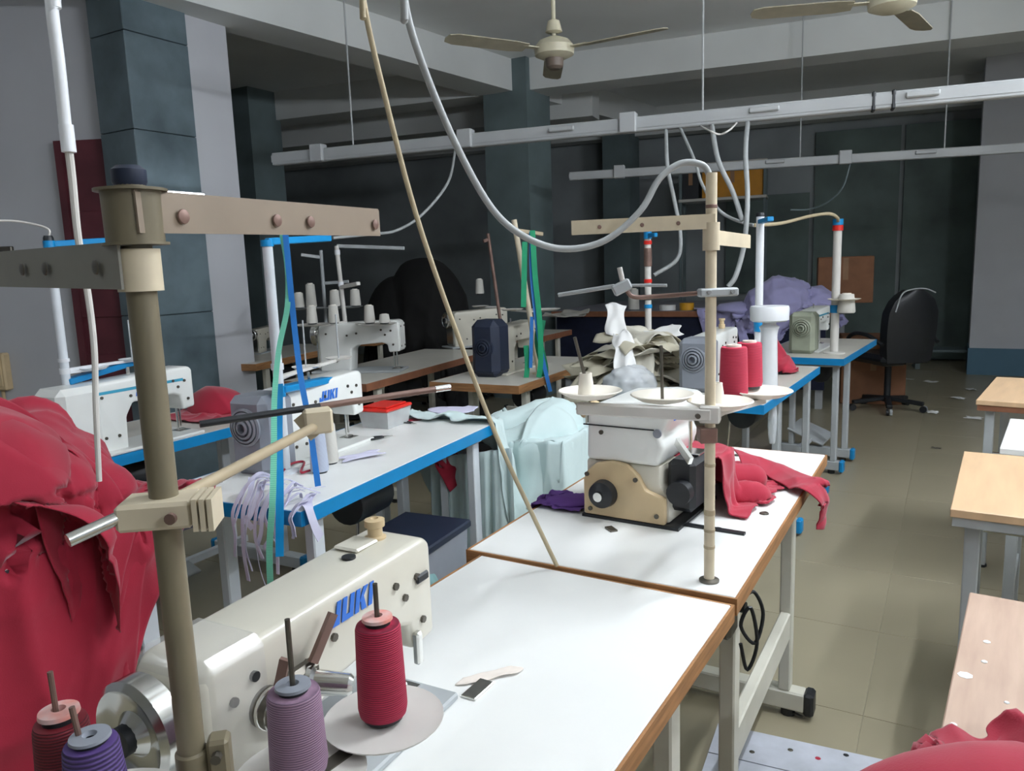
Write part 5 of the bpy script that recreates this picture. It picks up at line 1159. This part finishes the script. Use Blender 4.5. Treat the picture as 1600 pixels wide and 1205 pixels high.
cb2 = aty(1335, 540, 6.95); cb2.z = 0
carton('brown cardboard carton on the floor beside the cutting table end', cb2+Vector((.3, .3, 0)), .55, .45, .62, math.radians(-20))
sh = aty(1130, 312, 9.8); sf = thing('wall_shelf', 'grey wall shelf frame holding the orange box', 'shelf', (sh.x, sh.y, 0), math.radians(PHI)); SHF = ROOTM[sf.name]
zz = sh.z
G(SHF).box((0, 0, zz), (1.05, .4, .035), bev=.004).build('board', M_GREYT, sf); G(SHF).box((0, 0, zz+.42), (1.05, .4, .035), bev=.004).build('board', M_GREYT, sf)
for a in (-.5, .5):
    for b in (-.17, .17): G(SHF).box((a, b, (zz+.42)/2), (.035, .035, zz+.42), bev=.003).build('upright', M_COLB, sf)
p = SHF @ Vector((.12, 0, zz+.019)); carton('orange-yellow box sitting on the wall shelf', p, .72, .3, .33, math.radians(PHI), M_ORANGE)
p = SHF @ Vector((-.38, 0, zz+.019)); carton('dark box at the left end of the wall shelf', p, .2, .3, .33, math.radians(PHI), M_BLACK)
def roll(label, p, r, h, m):
    t = thing('tape_roll', label, 'roll', tuple(p)); G().lathe([(r*.45, 0), (r, 0), (r, h), (r*.45, h), (r*.45, 0)], p, n=24).build('tape', m, t); G().lathe([(r*.4, .001), (r*.45, .001), (r*.45, h-.001), (r*.4, h-.001), (r*.4, .001)], p, n=20).build('core', M_CARD, t)
p = aty(1073, 468, 7.6); p.z = .9; roll('yellow tape roll on the cutting table', p, .07, .07, M_YEL)
p = aty(1043, 468, 7.7); p.z = .9; roll('white tape roll on the cutting table left of the yellow one', p, .08, .05, M_PAPER)
p = aty(990, 466, 7.9); p.z = .9
cone('pale thread cone standing on the left of the cutting table', p, .06, .22, M_CONE_W)
for k, (px, py) in enumerate(((880, 475), (900, 470))):
    p = aty(px, py, 7.6+.2*k); p.z = .905; bent_piece('paper_slip', v3(p), .3+k, .4, .25, M_GREYT, ('grey paper sheet on the left part of the cutting table', 'crumpled grey paper at the far side of the cutting table')[k], 'paper', None, 220+k, .03)
# scraps of paper on the floor
fl = 'small torn paper scrap on the floor around the office chair'
for k, (px, py) in enumerate(((1418, 592), (1455, 596), (1348, 611), (1517, 608), (1497, 622), (1457, 644), (1521, 653), (1375, 613), (1463, 700), (1238, 1115))):
    l = fl if k < 8 else ('dark thin scrap on the aisle floor' if k == 8 else 'small dark scrap on the floor near the black foot cap')
    p = at(px, py, .009 if k < 8 else .006); bent_piece('paper_scrap', v3(p), rn.uniform(0, 3), .12 if k < 8 else .06, .08 if k < 8 else .02, M_PAPER if k < 8 else M_IRON, l, 'paper', 'paper scraps on the floor' if k < 8 else None, 240+k, .006, th=.001)
# pale board lying on the floor at the front
bp0 = at(1165, 1140, .03); bp1 = at(1348, 1180, .03); bd = (bp1-bp0).normalized(); bn_ = Vector((bd.y, -bd.x, 0))
pb = thing('floor_board', 'dirty white-painted board lying on the floor beside the nearest table', 'board', (bp0.x, bp0.y, 0))
W_ = (bp1-bp0).length
for k in range(3):
    a = bp0+bn_*(.0+.15*k); g = G(); p = [a-bd*.08, a+bd*(W_+.05), a+bd*(W_+.05)+bn_*.146, a-bd*.08+bn_*.146]
    g.add([(q.x, q.y, .004) for q in p]+[(q.x, q.y, .03) for q in p], [(3, 2, 1, 0), (4, 5, 6, 7), (0, 1, 5, 4), (1, 2, 6, 5), (2, 3, 7, 6), (3, 0, 4, 7)])
    g.build('plank', mat('dirty_white_paint', '#c8ccd6', .6, var=.1, scale=9, col2='#a9adb5', detail=9), pb)
for k, (px, py, m) in enumerate(((1278, 1185, M_RED), (1322, 1180, M_BLACK), (1235, 1172, M_IRON), (1175, 1175, M_IRON))):
    p = at(px, py, .0305); G().lathe([(.008, 0), (.006, .0008), (0, .001)], p, n=7).build('stain', m, pb)
# looped cable under the overlock table edge
g = G(); cc = T2M @ Vector((.13, .02, ZT-.06))
g.tube([cc, cc+Vector((.03, .01, .01)), cc+Vector((.05, .01, -.04)), cc+Vector((.03, 0, -.1)), cc+Vector((.0, .0, -.06)), cc+Vector((.02, 0, -.02)), cc+Vector((.035, .0, -.1)), cc+Vector((.015, 0, -.16)), cc+Vector((.0, 0, -.1))], .004, n=8)
tag(rebase(g.build('power_cable', M_BLACK)), 'dark cable coiled under the edge where the white tables meet', 'cable')
sw = T2M @ Vector((.16, .07, ZT-.1)); g = G(); st_w = thing('motor_switch', 'dark switch box under the edge where the white tables meet', 'switch', (sw.x, sw.y, ZT-.17)); G().box((sw.x, sw.y, ZT-.1), (.07, .06, .12), rz=math.radians(60), bev=.008).build('case', M_IRON, st_w); G().cyl((sw.x+.03, sw.y-.02, ZT-.09), (sw.x+.045, sw.y-.03, ZT-.09), .012, n=12).build('button', M_BLACK, st_w)
# wall socket, cream box, glowing strip added as the bright streak on the clad column
ws = onwall(8, 397); so = thing('wall_socket', 'dark wall socket on the grey wall at the left edge', 'socket', tuple(ws)); ra = math.atan2(wd_dir.y, wd_dir.x)
G().box(ws+dn*.01, (.14, .03, .1), rz=ra, bev=.006).build('plate', M_IRON, so); G().cyl(ws+dn*.025, ws+dn*.035, .02, n=14).build('knob', M_BLACK, so)
ws = onwall(4, 580); so = thing('fuse_box', 'small cream box low on the grey wall at left edge', 'box', tuple(ws)); G().box(ws+dn*.03, (.14, .07, .26), rz=ra, bev=.01).build('case', M_TAN, so); G().box(ws+dn*.068, (.1, .01, .2), rz=ra, bev=.004).build('cover', M_TAN, so); G().cyl(ws+dn*.02+Vector((0, 0, -.6)), ws+dn*.02+Vector((0, 0, -.12)), .012, n=8).build('conduit', M_TAN, so)
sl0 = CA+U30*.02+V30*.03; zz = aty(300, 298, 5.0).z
sl = thing('glow_strip', 'small glowing strip standing in for a bright streak on the clad column', 'lamp', (sl0.x, sl0.y, zz));  # emissive stand-in for a bright streak; no fitting is known here
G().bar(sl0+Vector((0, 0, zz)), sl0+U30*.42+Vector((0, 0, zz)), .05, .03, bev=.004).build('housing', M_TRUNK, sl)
G().cyl(sl0+V30*.03+Vector((0, 0, zz-.005))+U30*.02, sl0+V30*.03+U30*.4+Vector((0, 0, zz-.005)), .013, n=10).build('tube', mat('streak_glow', '#f4f7ff', .3, emit=12, var=0), sl)
